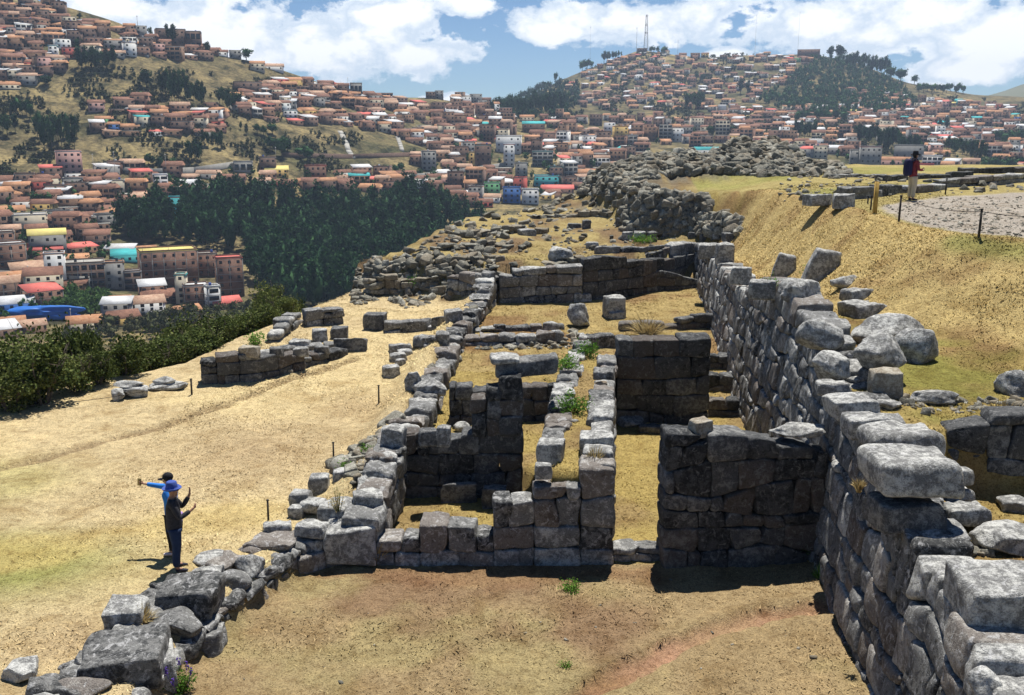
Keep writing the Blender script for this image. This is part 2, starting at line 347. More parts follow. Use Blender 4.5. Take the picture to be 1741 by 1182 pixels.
def atube(acc, p, q, r0, r1=None, n=8):
    p, q = np.array(p, float), np.array(q, float); r1 = r0 if r1 is None else r1; d = q - p; d /= max(1e-9, np.linalg.norm(d))
    a = np.cross(d, [0, 0, 1.0] if abs(d[2]) < .9 else [1.0, 0, 0]); a /= np.linalg.norm(a); b = np.cross(d, a)
    th = np.arange(n) / n * 2 * math.pi; ring = np.outer(np.cos(th), a) + np.outer(np.sin(th), b)
    V = np.concatenate([p + ring * r0, q + ring * r1, [p], [q]]); i = np.arange(n); j = (i + 1) % n
    acc.add(V, np.stack([i, j, j + n, i + n], 1))
    acc.f.append(np.stack([j, i, np.full(n, 2 * n)], 1) + acc.n - len(V)); acc.f.append(np.stack([i + n, j + n, np.full(n, 2 * n + 1)], 1) + acc.n - len(V))
# ================================================================== near terrain
WALLY = [0, 6, 9.6, 16, 21, 28, 45, 60]; WALLX = [4.3, 4.6, 4.9, 5.5, 6.0, 6.5, 8.3, 9.5]
def xw(y): return np.interp(y, WALLY, WALLX)
PLAT = [(40, -8), (20, 5), (16.5, 14), (14.7, 19), (13.7, 22.5), (12.5, 24.8), (11.5, 26.0), (11.2, 28.5), (11.5, 32.3), (11.35, 34.6), (11.35, 37.7), (11.2, 40), (11.1, 43.5), (10.6, 46.4), (9.3, 48.4), (6.8, 49), (6.0, 52), (5.6, 56), (5, 62), (10, 68), (40, 72)]
SITE = [(-60, -12), (-26, 12), (-14.6, 26.8), (-10.3, 30.8), (-8.7, 37), (-7.2, 43), (-6.9, 45), (-5.3, 47.6), (-2.4, 54), (1, 58), (4, 62.5), (12, 67), (25, 67), (60, 62), (60, -12)]
FIELDLINE = [(-5.6, 5), (-5.25, 11), (-4.95, 14.5), (-3.95, 17.4), (-3.2, 19), (-2.9, 21), (-2.5, 27), (-2.1, 33), (-1.1, 39.5)]
def y9(x): return np.interp(x, [-9, -6.9, -4, -2, -.6, 2.9, 8.4, 9], [44, 43.4, 41.7, 41.0, 40.8, 41.1, 45.5, 45.7])
F3 = [(.62, 17.75), (1.78, 17.75), (2.75, 27.1), (1.75, 28.6)]
F7 = [(3.1, 27.15), (5.35, 27.15), (5.3, 28.2), (3.0, 28.6)]
def gz(x, y, detail=True):
    x = np.asarray(x, float); y = np.asarray(y, float)
    fl_l = .5 * ss(21.15, 21.6, y) + .4 * ss(24, 40, y)
    fl_r = .5 * ss(27, 32, y) + .4 * ss(33, 42, y)
    k = ss(1.4, 2.4, x); fl = fl_l * (1 - k) + fl_r * k
    # field outside
    fx = np.interp(y, [p[1] for p in FIELDLINE], [p[0] for p in FIELDLINE])
    out = ss(.25, -.25, x - fx)
    field = .5 + .1 * ss(-6, -14, x) * 0 + .35 * ss(24, 36, y)
    bank = .55 * ss(-1.3, -.1, x - fx) * ss(18.5, 20, y) * (1 - out * 0)
    fl = np.where(x < fx + .25, fl * (1 - out) + (field + bank) * out, fl)
    # north terrace
    north = 2.3 + .055 * (y - 41) - .6 * ss(-3, -6, x) + .4 * ss(1, 5, x) * ss(46, 56, y) + .13 * fbm(x * .5, y * .5, 2, 2)
    wN = np.where(x < -1.2, 1.6, .35)
    t = ss(.1, 1, (y - y9(x)) / wN) if np.ndim(x) else ss(.1, 1, (y - y9(x)) / wN)
    low = fl * (1 - t) + north * t
    # right terrace behind the great wall
    xr = xw(y)
    tz = np.interp(y, [0, 15.85, 16.25, 20, 24, 30, 36, 45, 50], [2.0, 2.05, 3.05, 3.25, 3.45, 3.05, 2.9, 2.75, 3.2])
    tr = ss(.45, .75, x - xr) * ss(47, 44.5, y)
    low = low * (1 - tr) + tz * tr
    # plateau
    d = sdpoly(x, y, PLAT); wd = np.interp(y, [0, 20, 30, 38, 43, 46, 48, 60], [3.8, 3.8, 2.8, 2.4, 1.9, 1.5, .9, 1.2])
    pl = np.clip(1 - d / wd, 0, 1); pl = .35 * pl * pl * (3 - 2 * pl) + .65 * pl
    pz = 5.3 + .12 * ss(0, 3, -d) - .55 * ss(43, 48, y) * ss(60, 51, y) * ss(14, 8.5, x)
    z = low * (1 - pl) + pz * pl
    mnd = ss(4.4, 3.0, np.hypot((x - 12.5) / 1.5, (y - 56))) + ss(3.6, 2.2, np.hypot((x - 7.8) / 1.2, (y - 56)))
    z = z + .26 * np.clip(mnd, 0, 1) * fbm(x * 1.1, y * 1.1, 3, 4) + 1.75 * np.exp(-((x - 13.4) / 2.5) ** 2 - ((y - 56) / 3.2) ** 2) + 1.0 * np.exp(-((x - 8.2) / 2.6) ** 2 - ((y - 57) / 3) ** 2)
    z = z + (1.75 - z) * ss(-.04, .12, -sdpoly(x, y, F3)); z = z + (2.25 - z) * ss(.02, .2, -sdpoly(x, y, F7))
    do = sdpoly(x, y, SITE); oo = np.maximum(do, 0)
    z = z - np.where(oo < 7, .55 * oo + .05 * oo * oo, 3.85 + 2.45 + 1.25 * (oo - 7)) - ss(40, 43, y) * ss(8, 2, x) * 3.2 * np.minimum(oo, 6)
    if detail:
        z = z + .035 * fbm(x * .9, y * .9, 0, 3) + .02 * fbm(x * 3.1, y * 3.1, 4, 2) + .05 * pl * (1 - pl) * fbm(x * 1.2, y * 1.2, 9, 3)
        z = z + .25 * fbm(x * .25, y * .25, 5, 2) * ss(1, 6, oo)
    return z
def gzf(x, y): return float(gz(np.array([x]), np.array([y]))[0])
_T = np.concatenate([np.arange(8, 40, .25), np.arange(40, 90, .4)])
def P(px, py):
    d = ray(px, py); t = _T; x, y, z = d[0] * t, d[1] * t, HC + d[2] * t
    g = gz(x, y); hit = np.nonzero(z < g)[0]
    i = hit[0] if len(hit) else len(t) - 1
    if i > 0:
        t = np.linspace(t[i - 1], t[i], 14); x, y, z = d[0] * t, d[1] * t, HC + d[2] * t; g = gz(x, y); hit = np.nonzero(z < g)[0]; i = max(1, hit[0] if len(hit) else 13)
        a, b = (z - g)[i - 1], (z - g)[i]; k = a / (a - b) if a > b else 0; tt = t[i - 1] + (t[i] - t[i - 1]) * k
    else: tt = t[i]
    return np.array([d[0] * tt, d[1] * tt, gzf(d[0] * tt, d[1] * tt)])
def ax(lo, a, b, hi, fine, mid, coarse):
    s = [a]; 
    while s[-1] < b: s.append(s[-1] + fine)
    l = [a]; st = mid
    while l[-1] > lo: l.append(l[-1] - st); st = min(st * 1.08, coarse)
    st = mid
    while s[-1] < hi: s.append(s[-1] + st); st = min(st * 1.08, coarse)
    return np.array(l[::-1][:-1] + s)
gx = ax(-75, -11, 14, 70, .12, .16, 3.0); gy = ax(-12, 11, 34, 95, .12, .16, 2.0)
GX, GY = np.meshgrid(gx, gy); GZ = gz(GX, GY)
# dug path across the near room
path_px = [(960, 1195), (1040, 1150), (1120, 1110), (1200, 1075), (1290, 1045), (1360, 1035), (1412, 1030)]
path_xy = [tuple(Pz(a, b, 0)[:2]) for a, b in path_px]
dp = dline(GX, GY, path_xy) + .10 * fbm(GX * 2.5, GY * 2.5, 3, 2)
pathm = ss(.27, .12, dp); GZ -= .12 * pathm; GZ += .05 * ss(.5, .35, dp) * ss(.2, .4, dp)
tr_px = [(0, 797), (120, 765), (240, 735), (330, 705), (400, 680), (480, 650), (600, 610)]
tr_xy = [tuple(P(a, b)[:2]) for a, b in tr_px]; dt = dline(GX, GY, tr_xy) + .12 * fbm(GX * 2, GY * 2, 6, 2)
trm = ss(.3, .1, dt); GZ -= .09 * trm
# tint
def lerp(a, b, k): return a * (1 - k[..., None]) + np.array(b) * k[..., None]
T = np.zeros(GX.shape + (3,)) + np.array([.55, .445, .26])
n1 = fbm(GX * .22, GY * .22, 1, 4); n2 = fbm(GX * .6, GY * .6, 8, 4); n3 = fbm(GX * 1.6, GY * 1.6, 5, 3)
fx = np.interp(GY, [p[1] for p in FIELDLINE], [p[0] for p in FIELDLINE]); fieldm = (GX < fx)
T = np.where(fieldm[..., None], lerp(T, (.60, .485, .27), ss(-.1, .6, n1)), T)
gp = Pz(-20, 960, .5); yl = np.exp(-((GX - gp[0]) / 2.2) ** 2 - ((GY - gp[1]) / 1.3) ** 2); T = lerp(T, (.20, .24, .04), np.clip(yl * 1.0, 0, .7))
gp = Pz(-30, 820, .5); yl = np.exp(-((GX - gp[0]) / 1.6) ** 2 - ((GY - gp[1]) / 1.3) ** 2); T = lerp(T, (.40, .37, .15), np.clip(yl, 0, .6))
bl = [tuple(Pz(a, b, .5)[:2]) for a, b in [(0, 945), (130, 915), (260, 895), (420, 870)]]; T = lerp(T, (.54, .42, .17), .6 * ss(1.0, .1, dline(GX, GY, bl) + .5 * n2))
room = (~fieldm) & (GX < xw(GY) + .5) & (GY < 17.6)
rc = lerp(np.zeros(GX.shape + (3,)) + np.array([.34, .255, .14]), (.34, .275, .14), ss(.0, .7, n2))
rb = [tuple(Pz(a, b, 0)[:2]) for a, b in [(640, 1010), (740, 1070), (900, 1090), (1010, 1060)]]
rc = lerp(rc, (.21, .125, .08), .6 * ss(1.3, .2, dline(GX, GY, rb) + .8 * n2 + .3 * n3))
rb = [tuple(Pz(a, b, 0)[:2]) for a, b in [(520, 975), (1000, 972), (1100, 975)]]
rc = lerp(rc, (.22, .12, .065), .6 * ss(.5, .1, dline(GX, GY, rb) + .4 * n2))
T = np.where(room[..., None], rc, T)
corr = (~fieldm) & (GX < xw(GY) + .5) & (GY >= 17.6) & (GY < 30); T = np.where(corr[..., None], lerp(np.zeros(GX.shape + (3,)) + np.array([.37, .285, .105]), (.30, .22, .10), ss(.1, .7, n2)), T)
mid = (~fieldm) & (GX < xw(GY) + .5) & (GY >= 30) & (GY < y9(GX)); T = np.where(mid[..., None], lerp(np.zeros(GX.shape + (3,)) + np.array([.37, .285, .125]), (.26, .17, .08), ss(.1, .7, n2)), T)
nor = (GX < xw(GY) + 1) & (GY >= y9(GX)); T = np.where(nor[..., None], lerp(np.zeros(GX.shape + (3,)) + np.array([.36, .29, .13]), (.20, .14, .08), ss(-.1, .5, n2)), T)
ter = (GX >= xw(GY) + .5); dpl = sdpoly(GX, GY, PLAT)
tc_ = lerp(np.zeros(GX.shape + (3,)) + np.array([.37, .285, .11]), (.27, .18, .08), ss(.1, .7, n2))
gp = P(1600, 640); gr = np.exp(-((GX - gp[0]) / 2.0) ** 2 - ((GY - gp[1]) / 1.6) ** 2); tc_ = lerp(tc_, (.16, .19, .03), np.clip(gr * .8 - .3 * n3, 0, .6))
T = np.where(ter[..., None], tc_, T)
slope = ter & (dpl < 3.3) & (dpl > -.5) & (GY < 44)
T = np.where(slope[..., None], lerp(np.zeros(GX.shape + (3,)) + np.array([.50, .385, .17]), (.38, .27, .12), ss(.15, .8, n2 + .3 * n3)), T)
T = np.where((ter & (dpl <= -.2))[..., None], lerp(np.zeros(GX.shape + (3,)) + np.array([.37, .31, .13]), (.28, .27, .09), ss(0, .5, n1)), T)
GRAV = [tuple(P(a, b)[:2]) for a, b in [(1492, 354), (1530, 372), (1575, 385), (1640, 397), (1741, 404), (1900, 414), (1900, 320), (1741, 327), (1600, 335), (1540, 342)]]
gm = ss(.15, -.15, sdpoly(GX, GY, GRAV) + .12 * n3); T = lerp(T, (.38, .345, .30), gm)
gl = [tuple(P(a, b)[:2]) for a, b in [(1630, 410), (1800, 428)]]; T = lerp(T, (.20, .23, .06), .6 * ss(.7, .1, dline(GX, GY, gl)) * (1 - gm))
T = lerp(T, (.38, .225, .145), .88 * pathm * (.8 + .3 * n3)); T = lerp(T, (.20, .135, .075), .6 * trm)
for (ax_, ay_, r_) in [(840, 765, 2.2), (130, 1090, 1.0), (610, 690, 1.2)]:
    q = P(ax_ if ax_ < 700 else 430, ay_); T = lerp(T, (.34, .24, .14), .5 * np.exp(-((GX - q[0]) / r_) ** 2 - ((GY - q[1]) / r_) ** 2))
MD = ss(4.6, 3.4, np.hypot((GX - 12.5) / 1.6, (GY - 56))) + ss(4.0, 2.6, np.hypot((GX - 7.8) / 1.3, (GY - 55.5))); T = lerp(T, (.17, .155, .12), np.clip(MD, 0, 1) * ss(-.35, .15, n3 + .5 * n2))
do = sdpoly(GX, GY, SITE); T = lerp(T, (.20, .17, .08), ss(0, 3, do))
rr, cc = GX.shape; idx = np.arange(rr * cc).reshape(rr, cc)
A = Acc(); A.add(np.stack([GX, GY, GZ], -1).reshape(-1, 3), np.stack([idx[:-1, :-1], idx[:-1, 1:], idx[1:, 1:], idx[1:, :-1]], -1).reshape(-1, 4))
go = A.obj('ground', M['ground']); tag(go, 'dry grassy ground of the ruins with bare earth patches', 'ground', None, 'structure')
ca = go.data.color_attributes.new('tint', 'FLOAT_COLOR', 'POINT'); ca.data.foreach_set('color', np.concatenate([T.reshape(-1, 3), np.ones((rr * cc, 1))], 1).ravel())

# ================================================================== the valley, the town slopes and the far hills
RS = [60, 120, 220, 330, 400, 480, 560, 650, 750, 900, 1100, 1300, 1500, 1800, 2400]
#        x   60    120  220  330  400  480  560  650  750  900  1100 1300 1500 1800 2400
CT = {-400: [1200, 1000, 720, 590, 490, 395, 290, 170, 20, -60, 60, 160, 170, 190, 200],
      0:    [1200, 1000, 720, 585, 490, 395, 292, 170, 0, -40, 60, 160, 170, 190, 200],
      110:  [1200, 1000, 720, 582, 492, 395, 295, 175, 10, 30, 90, 160, 170, 190, 200],
      200:  [1200, 1000, 720, 580, 495, 400, 300, 170, 38, 60, 110, 160, 170, 190, 200],
      300:  [1200, 1000, 720, 578, 500, 405, 305, 165, 78, 100, 140, 170, 175, 190, 200],
      440:  [1200, 1000, 720, 575, 505, 415, 315, 205, 106, 130, 160, 175, 180, 190, 200],
      580:  [1200, 1000, 720, 575, 510, 425, 330, 240, 155, 165, 175, 180, 185, 190, 200],
      740:  [1200, 1000, 720, 580, 510, 425, 345, 270, 215, 168, 175, 180, 185, 190, 200],
      850:  [1200, 1000, 720, 590, 510, 425, 350, 280, 230, 200, 172, 176, 185, 190, 200],
      1000: [1200, 1000, 720, 600, 520, 430, 355, 290, 245, 215, 185, 160, 118, 150, 200],
      1090: [1200, 1000, 720, 600, 520, 430, 360, 295, 250, 222, 190, 150, 87, 130, 200],
      1200: [1200, 1000, 720, 600, 520, 430, 360, 300, 255, 225, 190, 150, 98, 130, 200],
      1370: [1200, 1000, 720, 600, 520, 430, 365, 305, 262, 230, 195, 150, 92, 130, 200],
      1450: [1200, 1000, 720, 600, 520, 430, 365, 310, 268, 232, 198, 155, 103, 130, 200],
      1540: [1200, 1000, 720, 600, 520, 430, 365, 312, 272, 236, 205, 170, 140, 150, 200],
      1650: [1200, 1000, 720, 600, 520, 430, 368, 318, 280, 245, 215, 185, 160, 170, 200],
      1741: [1200, 1000, 720, 600, 520, 430, 370, 320, 285, 250, 222, 195, 168, 180, 200],
      2150: [1200, 1000, 720, 600, 520, 430, 370, 320, 285, 250, 222, 195, 168, 180, 200]}
CX = np.array(sorted(CT)); TAB = np.array([CT[k] for k in CX], float)
def coly(px): return np.array([np.interp(px, CX, TAB[:, j]) for j in range(len(RS))])
def cbump(x, y): return 1.8 * fbm(x * .012, y * .012, 3, 3)
def zcity(px, R):
    yy = np.interp(R, RS, coly(px)); p = PR(px, yy, R); p[2] += float(cbump(np.array([p[0]]), np.array([p[1]]))[0]) * min(1, R / 500); return p
def city_at(px, py):
    c = coly(px); Rm = RS[int(np.argmin(c[:13]))]
    rr_ = np.arange(300, Rm + 1, 5.0); yy = np.interp(rr_, RS, c); k = np.nonzero(yy <= py)[0]
    return zcity(px, float(rr_[k[0]] if len(k) else Rm))
px_ax = np.arange(-400, 2151, 14); R_ax = np.concatenate([[52], np.arange(70, 300, 30), np.arange(300, 800, 10), np.arange(800, 1600, 20), np.arange(1600, 2500, 100)])
pts = np.zeros((len(R_ax), len(px_ax), 3))
for j, px in enumerate(px_ax):
    c = coly(px)
    for i, R in enumerate(R_ax): pts[i, j] = PR(px, np.interp(R, RS, c), R)
pts[..., 2] += cbump(pts[..., 0], pts[..., 1]) * np.minimum(1, R_ax / 500)[:, None]
pts[0, :, 2] -= 15; 
rr, cc = pts.shape[:2]; idx = np.arange(rr * cc).reshape(rr, cc); A = Acc(); A.add(pts.reshape(-1, 3), np.stack([idx[:-1, :-1], idx[:-1, 1:], idx[1:, 1:], idx[1:, :-1]], -1).reshape(-1, 4))
m, N = newmat('scrubby_hillside'); g = N.n('ShaderNodeNewGeometry'); p_ = g.outputs['Position']
a = N.noise(p_, .012, 6, .62, .5); b = N.noise(p_, .09, 6, .65, .4); c_ = N.noise(p_, .5, 4, .6)
col = N.ramp(a, [(.36, (.065, .07, .035)), (.5, (.15, .125, .07)), (.66, (.25, .205, .105))])
col = N.mix(1.0, col, N.ramp(b, [(.38, (.32, .36, .36)), (.5, (.95, .92, .88)), (.60, (1.4, 1.33, 1.2))]), 'MULTIPLY')
col = N.mix(1.0, col, N.ramp(c_, [(.35, (.6, .6, .6)), (.6, (1.15, 1.15, 1.1))]), 'MULTIPLY')
finish(N, col, .95, b, .6, 3.0, .05); M['hill'] = m
hills = A.obj('hills', m); tag(hills, 'scrubby brown valley side and far hills under the town', 'hills', None, 'structure')
# a long bare grass hill beyond the right edge
A = Acc(); xs = np.linspace(1560, 2300, 60); prof = 172 - 38 * np.exp(-((xs - 1790) / 95.0) ** 2) - 26 * np.exp(-((xs - 2000) / 120.0) ** 2) + 2 * fbm(xs * .02, xs * 0, 0, 3)
V = [];
for R, f in ((1850, 0), (1950, .45), (2080, .85), (2200, 1), (2300, .5), (2450, 0)):
    for x_, p0 in zip(xs, prof): q = PR(x_, 190 - (190 - p0) * f, R); V.append(q)
idx = np.arange(6 * 60).reshape(6, 60); A.add(np.array(V), np.stack([idx[:-1, :-1], idx[:-1, 1:], idx[1:, 1:], idx[1:, :-1]], -1).reshape(-1, 4))
fh = A.obj('far_hill', mat_plain('bare_far_hill', (.13, .135, .09), .5, .004, .95)); tag(fh, 'smooth grey green hill far beyond the right end of town', 'hill', None, 'structure')
# valley floor sheet reaching the horizon
A = Acc(); A.add([(-2900, 60, -95), (2900, 60, -95), (2900, 3100, -95), (-2900, 3100, -95)], [(0, 1, 2, 3)])
vf = A.obj('valley_floor', M['hill']); tag(vf, 'valley floor far below the hills', 'ground', None, 'structure')
# ================================================================== masonry walls
def masonry(acc, st, prof, thick=.5, ch=.42, bw=(.42, .85), lean=0.0, seed=1, r=.032, rough=.03, lod='hi', zref=None, wob=.35, depthj=.03, capbump=.05, gap=.016):
    """st: (x, y, zbase) along the face, body to the LEFT of the walking direction; prof(s) = top height"""
    rs = np.random.RandomState(seed); st = np.array(st, float)
    seg = np.hypot(np.diff(st[:, 0]), np.diff(st[:, 1])); S = np.concatenate([[0], np.cumsum(seg)]); Lt = S[-1]
    def base(s): return np.array([np.interp(s, S, st[:, 0]), np.interp(s, S, st[:, 1])])
    def nrm(s):
        d = base(min(Lt, s + .3)) - base(max(0, s - .3)); d /= max(1e-9, np.linalg.norm(d)); return np.array([-d[1], d[0]])
    zb = lambda s: np.interp(s, S, st[:, 2])
    z0 = (st[:, 2].min() if zref is None else zref) - .18
    ztop = max(prof(s) for s in np.linspace(0, Lt, 60)); nk = int((ztop - z0) / ch) + 2
    so = rs.uniform(0, 99)
    def zk(k, s): return z0 + k * ch + wob * ch * float(vnoise(s * .9 + so, k * 3.7 + so)) * (0 if k == 0 else 1)
    def pos(s, dep, z):
        b = base(s); n = nrm(s); q = b + n * (dep + lean * max(0, z - zb(s))); return (q[0], q[1], z)
    for k in range(nk):
        s = -rs.uniform(0, .3) * bw[0]; first = True
        wk = rs.uniform(.85, 1.2)
        while s < Lt - .08:
            wd = rs.uniform(*bw) * wk
            if rs.rand() < .15: wd *= .55
            e = s + wd
            if Lt - e < bw[0] * .55: e = Lt
            a = max(0.0, s); s = e
            if e - a < .08: continue
            mdl = (a + e) / 2; zt = prof(mdl); lo = zk(k, mdl); hi = zk(k + 1, mdl)
            if lo > zt - (ch * .42 if k > 0 else .1) or hi < zb(mdl) - .12: continue
            capped = hi > zt - ch * .42
            sl = rs.uniform(-.05, .05) if 0 < a else 0; sr = rs.uniform(-.05, .05) if e < Lt else 0
            fo = rs.uniform(-depthj, depthj); bo = rs.uniform(-depthj, depthj) * 2; tj = rs.uniform(-capbump, capbump * .6)
            C = np.zeros((2, 2, 2, 3))
            for i, sv in ((0, a), (1, e)):
                for j in (0, 1):
                    for q in (0, 1):
                        z = zk(k + q, sv)
                        if q == 1 and capped: z = .5 * prof(min(max(sv, a + .02), e - .02)) + .5 * zt + tj + rs.uniform(-.02, .02)
                        if q == 1: z -= gap
                        s2 = sv + (sl if i == 0 else sr) * (1 if q else -1) + (gap / 2 if i == 0 else -gap / 2)
                        C[i, j, q] = pos(s2, fo if j == 0 else thick + bo, z)
            stone(acc, jit(C, .012, rs), r * rs.uniform(.7, 1.5), rough, lod, pillow=.016)
def stepfn(S, xs):  # piecewise top from [(s, z)]
    a = np.array(xs, float); return lambda s: float(np.interp(s, a[:, 0], a[:, 1]))
def front_wall(acc, base, top, zfix=None, **k):
    """base: [(px, py)] of the foot, top: [(px, py)] of the top front edge; real height worked out at the foot's distance"""
    xs = [b[0] for b in base]
    n = max(2, int((xs[-1] - xs[0]) / 25) + 1); X = np.linspace(xs[0], xs[-1], n); st = []; tp = []; s = 0; prev = None
    bx = [b[0] for b in base]; by = [b[1] for b in base]; tx = [t[0] for t in top]; ty = [t[1] for t in top]
    fine = []
    for x in X:
        yb = float(np.interp(x, bx, by)); p = P(x, yb) if zfix is None else Pz(x, yb, zfix)
        if prev is not None: s += math.hypot(p[0] - prev[0], p[1] - prev[1])
        prev = p; st.append(p); fine.append(s)
    st = np.array(st)
    def prof(sv):
        x = float(np.interp(sv, fine, X)); yt = float(np.interp(x, tx, ty)); q = np.array([np.interp(sv, fine, st[:, 0]), np.interp(sv, fine, st[:, 1])])
        return PR(x, yt, math.hypot(q[0], q[1]))[2]
    masonry(acc, st, prof, **k); return st
def stepped_wall(acc, base, runs, zfix=None, bws=None, **k):
    bx = [b[0] for b in base]; by = [b[1] for b in base]; seed = k.pop('seed', 1); bw0 = k.pop('bw', (.4, .8))
    for i, (x0, x1, yt) in enumerate(runs):
        pts = [(lambda yb: P(x, yb) if zfix is None else Pz(x, yb, zfix))(float(np.interp(x, bx, by))) for x in (x0, (x0 + x1) / 2, x1)]
        z = PR((x0 + x1) / 2, yt, math.hypot(*pts[1][:2]))[2]; Lr = math.hypot(*(pts[2] - pts[0])[:2]); bw = bw0 if Lr > bw0[0] * 1.6 else (Lr * .98, Lr)
        masonry(acc, pts, lambda s, z=z: z, bw=bw, seed=seed + i * 7, **k)
def steps(*segs):   # (x0, x1, ytop) flat runs -> interpolation table with sharp steps
    out = []
    for x0, x1, y in segs: out += [(x0 + .5, y), (x1 - .5, y)]
    return out
WG = 'masonry walls of the ruin'
M['rub'] = mat_stone('pale_fieldstone', (.06, .06, .05), (.20, .19, .155), (.44, .43, .37), 2.0, (.26, .20, .13), .35)
def wall_obj(acc, name, label, mat='stone', cat='stone wall'):
    V = np.concatenate(acc.v); c = (V[:, 0].mean(), V[:, 1].mean(), V[:, 2].min())
    o = acc.obj(name, M[mat], origin=c); tag(o, label, cat, WG); return o

# the great wall on the right, its face towards the left
SR = [(s, z) for s, z in zip([6, 8.2, 9.6, 12, 14.2, 16, 17.5, 19, 20.2, 21.5, 24, 26, 28, 29.5, 31, 35, 40, 45], [2.0, 2.1, 2.25, 2.55, 2.75, 3.05, 3.15, 3.3, 3.7, 3.9, 4.1, 4.15, 3.9, 3.4, 3.2, 2.95, 2.85, 2.8])]
ys = np.arange(45.6, 6, -.8); st = [(float(xw(y)), y, float(gzf(float(xw(y)) - .25, y)) - .05) for y in ys]
sarr = np.concatenate([[0], np.cumsum([math.hypot(st[i + 1][0] - st[i][0], st[i + 1][1] - st[i][1]) for i in range(len(st) - 1)])])
yarr = np.array([p[1] for p in st])
def prof(s): y = float(np.interp(s, sarr, yarr)); return float(np.interp(y, [a for a, b in SR], [b for a, b in SR])) + .09 * float(vnoise(y * 1.3, 3.3))
A = Acc(); masonry(A, st, prof, thick=.78, ch=.43, bw=(.36, .85), lean=.13, seed=3, r=.05, rough=.035, wob=.5, depthj=.035, capbump=.10)
wall_obj(A, 'stone_wall', 'long high wall of cushioned grey blocks running up the right side of the rooms')

A = Acc(); stepped_wall(A, [(488, 961), (1043, 961)], [(488, 640, 932), (640, 714, 916), (714, 840, 893)], thick=.55, ch=.42, bw=(.42, .8), seed=12, capbump=.03, wob=.2)
stepped_wall(A, [(488, 961), (1043, 961)], [(840, 908, 853), (908, 985, 826), (985, 1043, 797)], thick=.55, ch=.50, bw=(.42, .8), seed=15, capbump=.03, wob=.2)
wall_obj(A, 'stone_wall', 'stepped front wall left of the narrow doorway, rising from low blocks to a tall corner')
A = Acc(); front_wall(A, [(1041, 954), (1126, 954)], [(1041, 929), (1126, 929)], thick=.4, ch=.34, bw=(.35, .55), seed=5)
wall_obj(A, 'stone_sill', 'low stone sill across the foot of the narrow grass corridor', cat='stone sill')
A = Acc(); front_wall(A, [(1126, 966), (1396, 956)], [(1126, 735), (1235, 738), (1300, 748), (1396, 770)], thick=.6, ch=.43, bw=(.36, .85), seed=23, capbump=.02, wob=.45, zfix=0.0)
wall_obj(A, 'stone_wall', 'tall square fitted wall between the grass corridor and the long right wall', 'stone_dark')
A = Acc(); front_wall(A, [(688, 846), (888, 846)], [(680, 737), (888, 735)], thick=.5, ch=.40, bw=(.35, .75), seed=31, capbump=.02, wob=.3, zfix=0.0)
for a_, b_, t_, w_, ch_ in ((803, 828, 676, .5, .55), (828, 852, 659, .5, .42), (850, 887, 641, .48, .42)):
    q0 = Pz(a_, 846, 0); q1 = Pz(b_, 846, 0); zt_ = PR((a_ + b_) / 2, t_, math.hypot(q0[0], q0[1]))[2]
    masonry(A, [(q0[0], q0[1] - .02, 1.62), (q1[0], q1[1] - .02, 1.62)], lambda s, z=zt_: z, thick=.5, ch=ch_, bw=(w_, w_ + .1), seed=int(a_), capbump=.01, wob=.1)
wall_obj(A, 'stone_wall', 'dark back wall of the first room with the door pillar rising at its right', 'stone_dark')
A = Acc(); front_wall(A, [(764, 722), (803, 722)], [(764, 655), (803, 655)], thick=.5, ch=.42, bw=(.3, .5), seed=33, capbump=.02)
wall_obj(A, 'stone_pillar', 'short dark stone pillar left of the doorway under the lintel', 'stone_dark', 'stone pillar')
A = Acc(); front_wall(A, [(803, 716), (950, 716)], steps((803, 850, 662), (850, 950, 657)), thick=.5, ch=.4, bw=(.35, .6), seed=34, capbump=.02)
wall_obj(A, 'stone_wall', 'low dark wall seen through the doorway behind the lintel', 'stone_dark')
# the long double wall between first room and corridor
A = Acc()
st = [(1.0 + (2.86 - 1.87) * 0 + 1.87 - 1.0, 17.5, 0)]
masonry(A, [(1.87, 17.75, 0), (2.35, 22.3, 0), (2.88, 27.2, 0)], lambda s: 1.9, thick=.5, ch=.44, bw=(.45, .85), seed=41, r=.05, rough=.05, depthj=.05, capbump=.10)
masonry(A, [(.42, 17.9, 0), (.78, 21, 0), (1.12, 24.4, .4), (1.75, 28.7, .5)], stepfn(0, [(0, 1.55), (2.2, 1.6), (3, 1.85), (7, 1.95), (11, 1.85)]), thick=.45, ch=.42, bw=(.45, .8), seed=42, r=.05, rough=.05, depthj=.05, capbump=.1) if False else None
def rev_side(acc, pts, prof, **k):   # face looks left (-x): walk far to near
    masonry(acc, pts, prof, **k)
rev_side(A, [(1.78, 28.7, .5), (1.12, 24.4, .4), (.74, 21, 0), (.44, 17.9, 0)], stepfn(0, [(0, 1.9), (4, 1.92), (8.6, 1.85), (9.4, 1.62), (11, 1.58)]), thick=.48, ch=.42, bw=(.45, .85), seed=42, r=.05, rough=.05, depthj=.05, capbump=.10)
wall_obj(A, 'stone_wall', 'long double faced wall with grass growing along its top, left of the corridor')
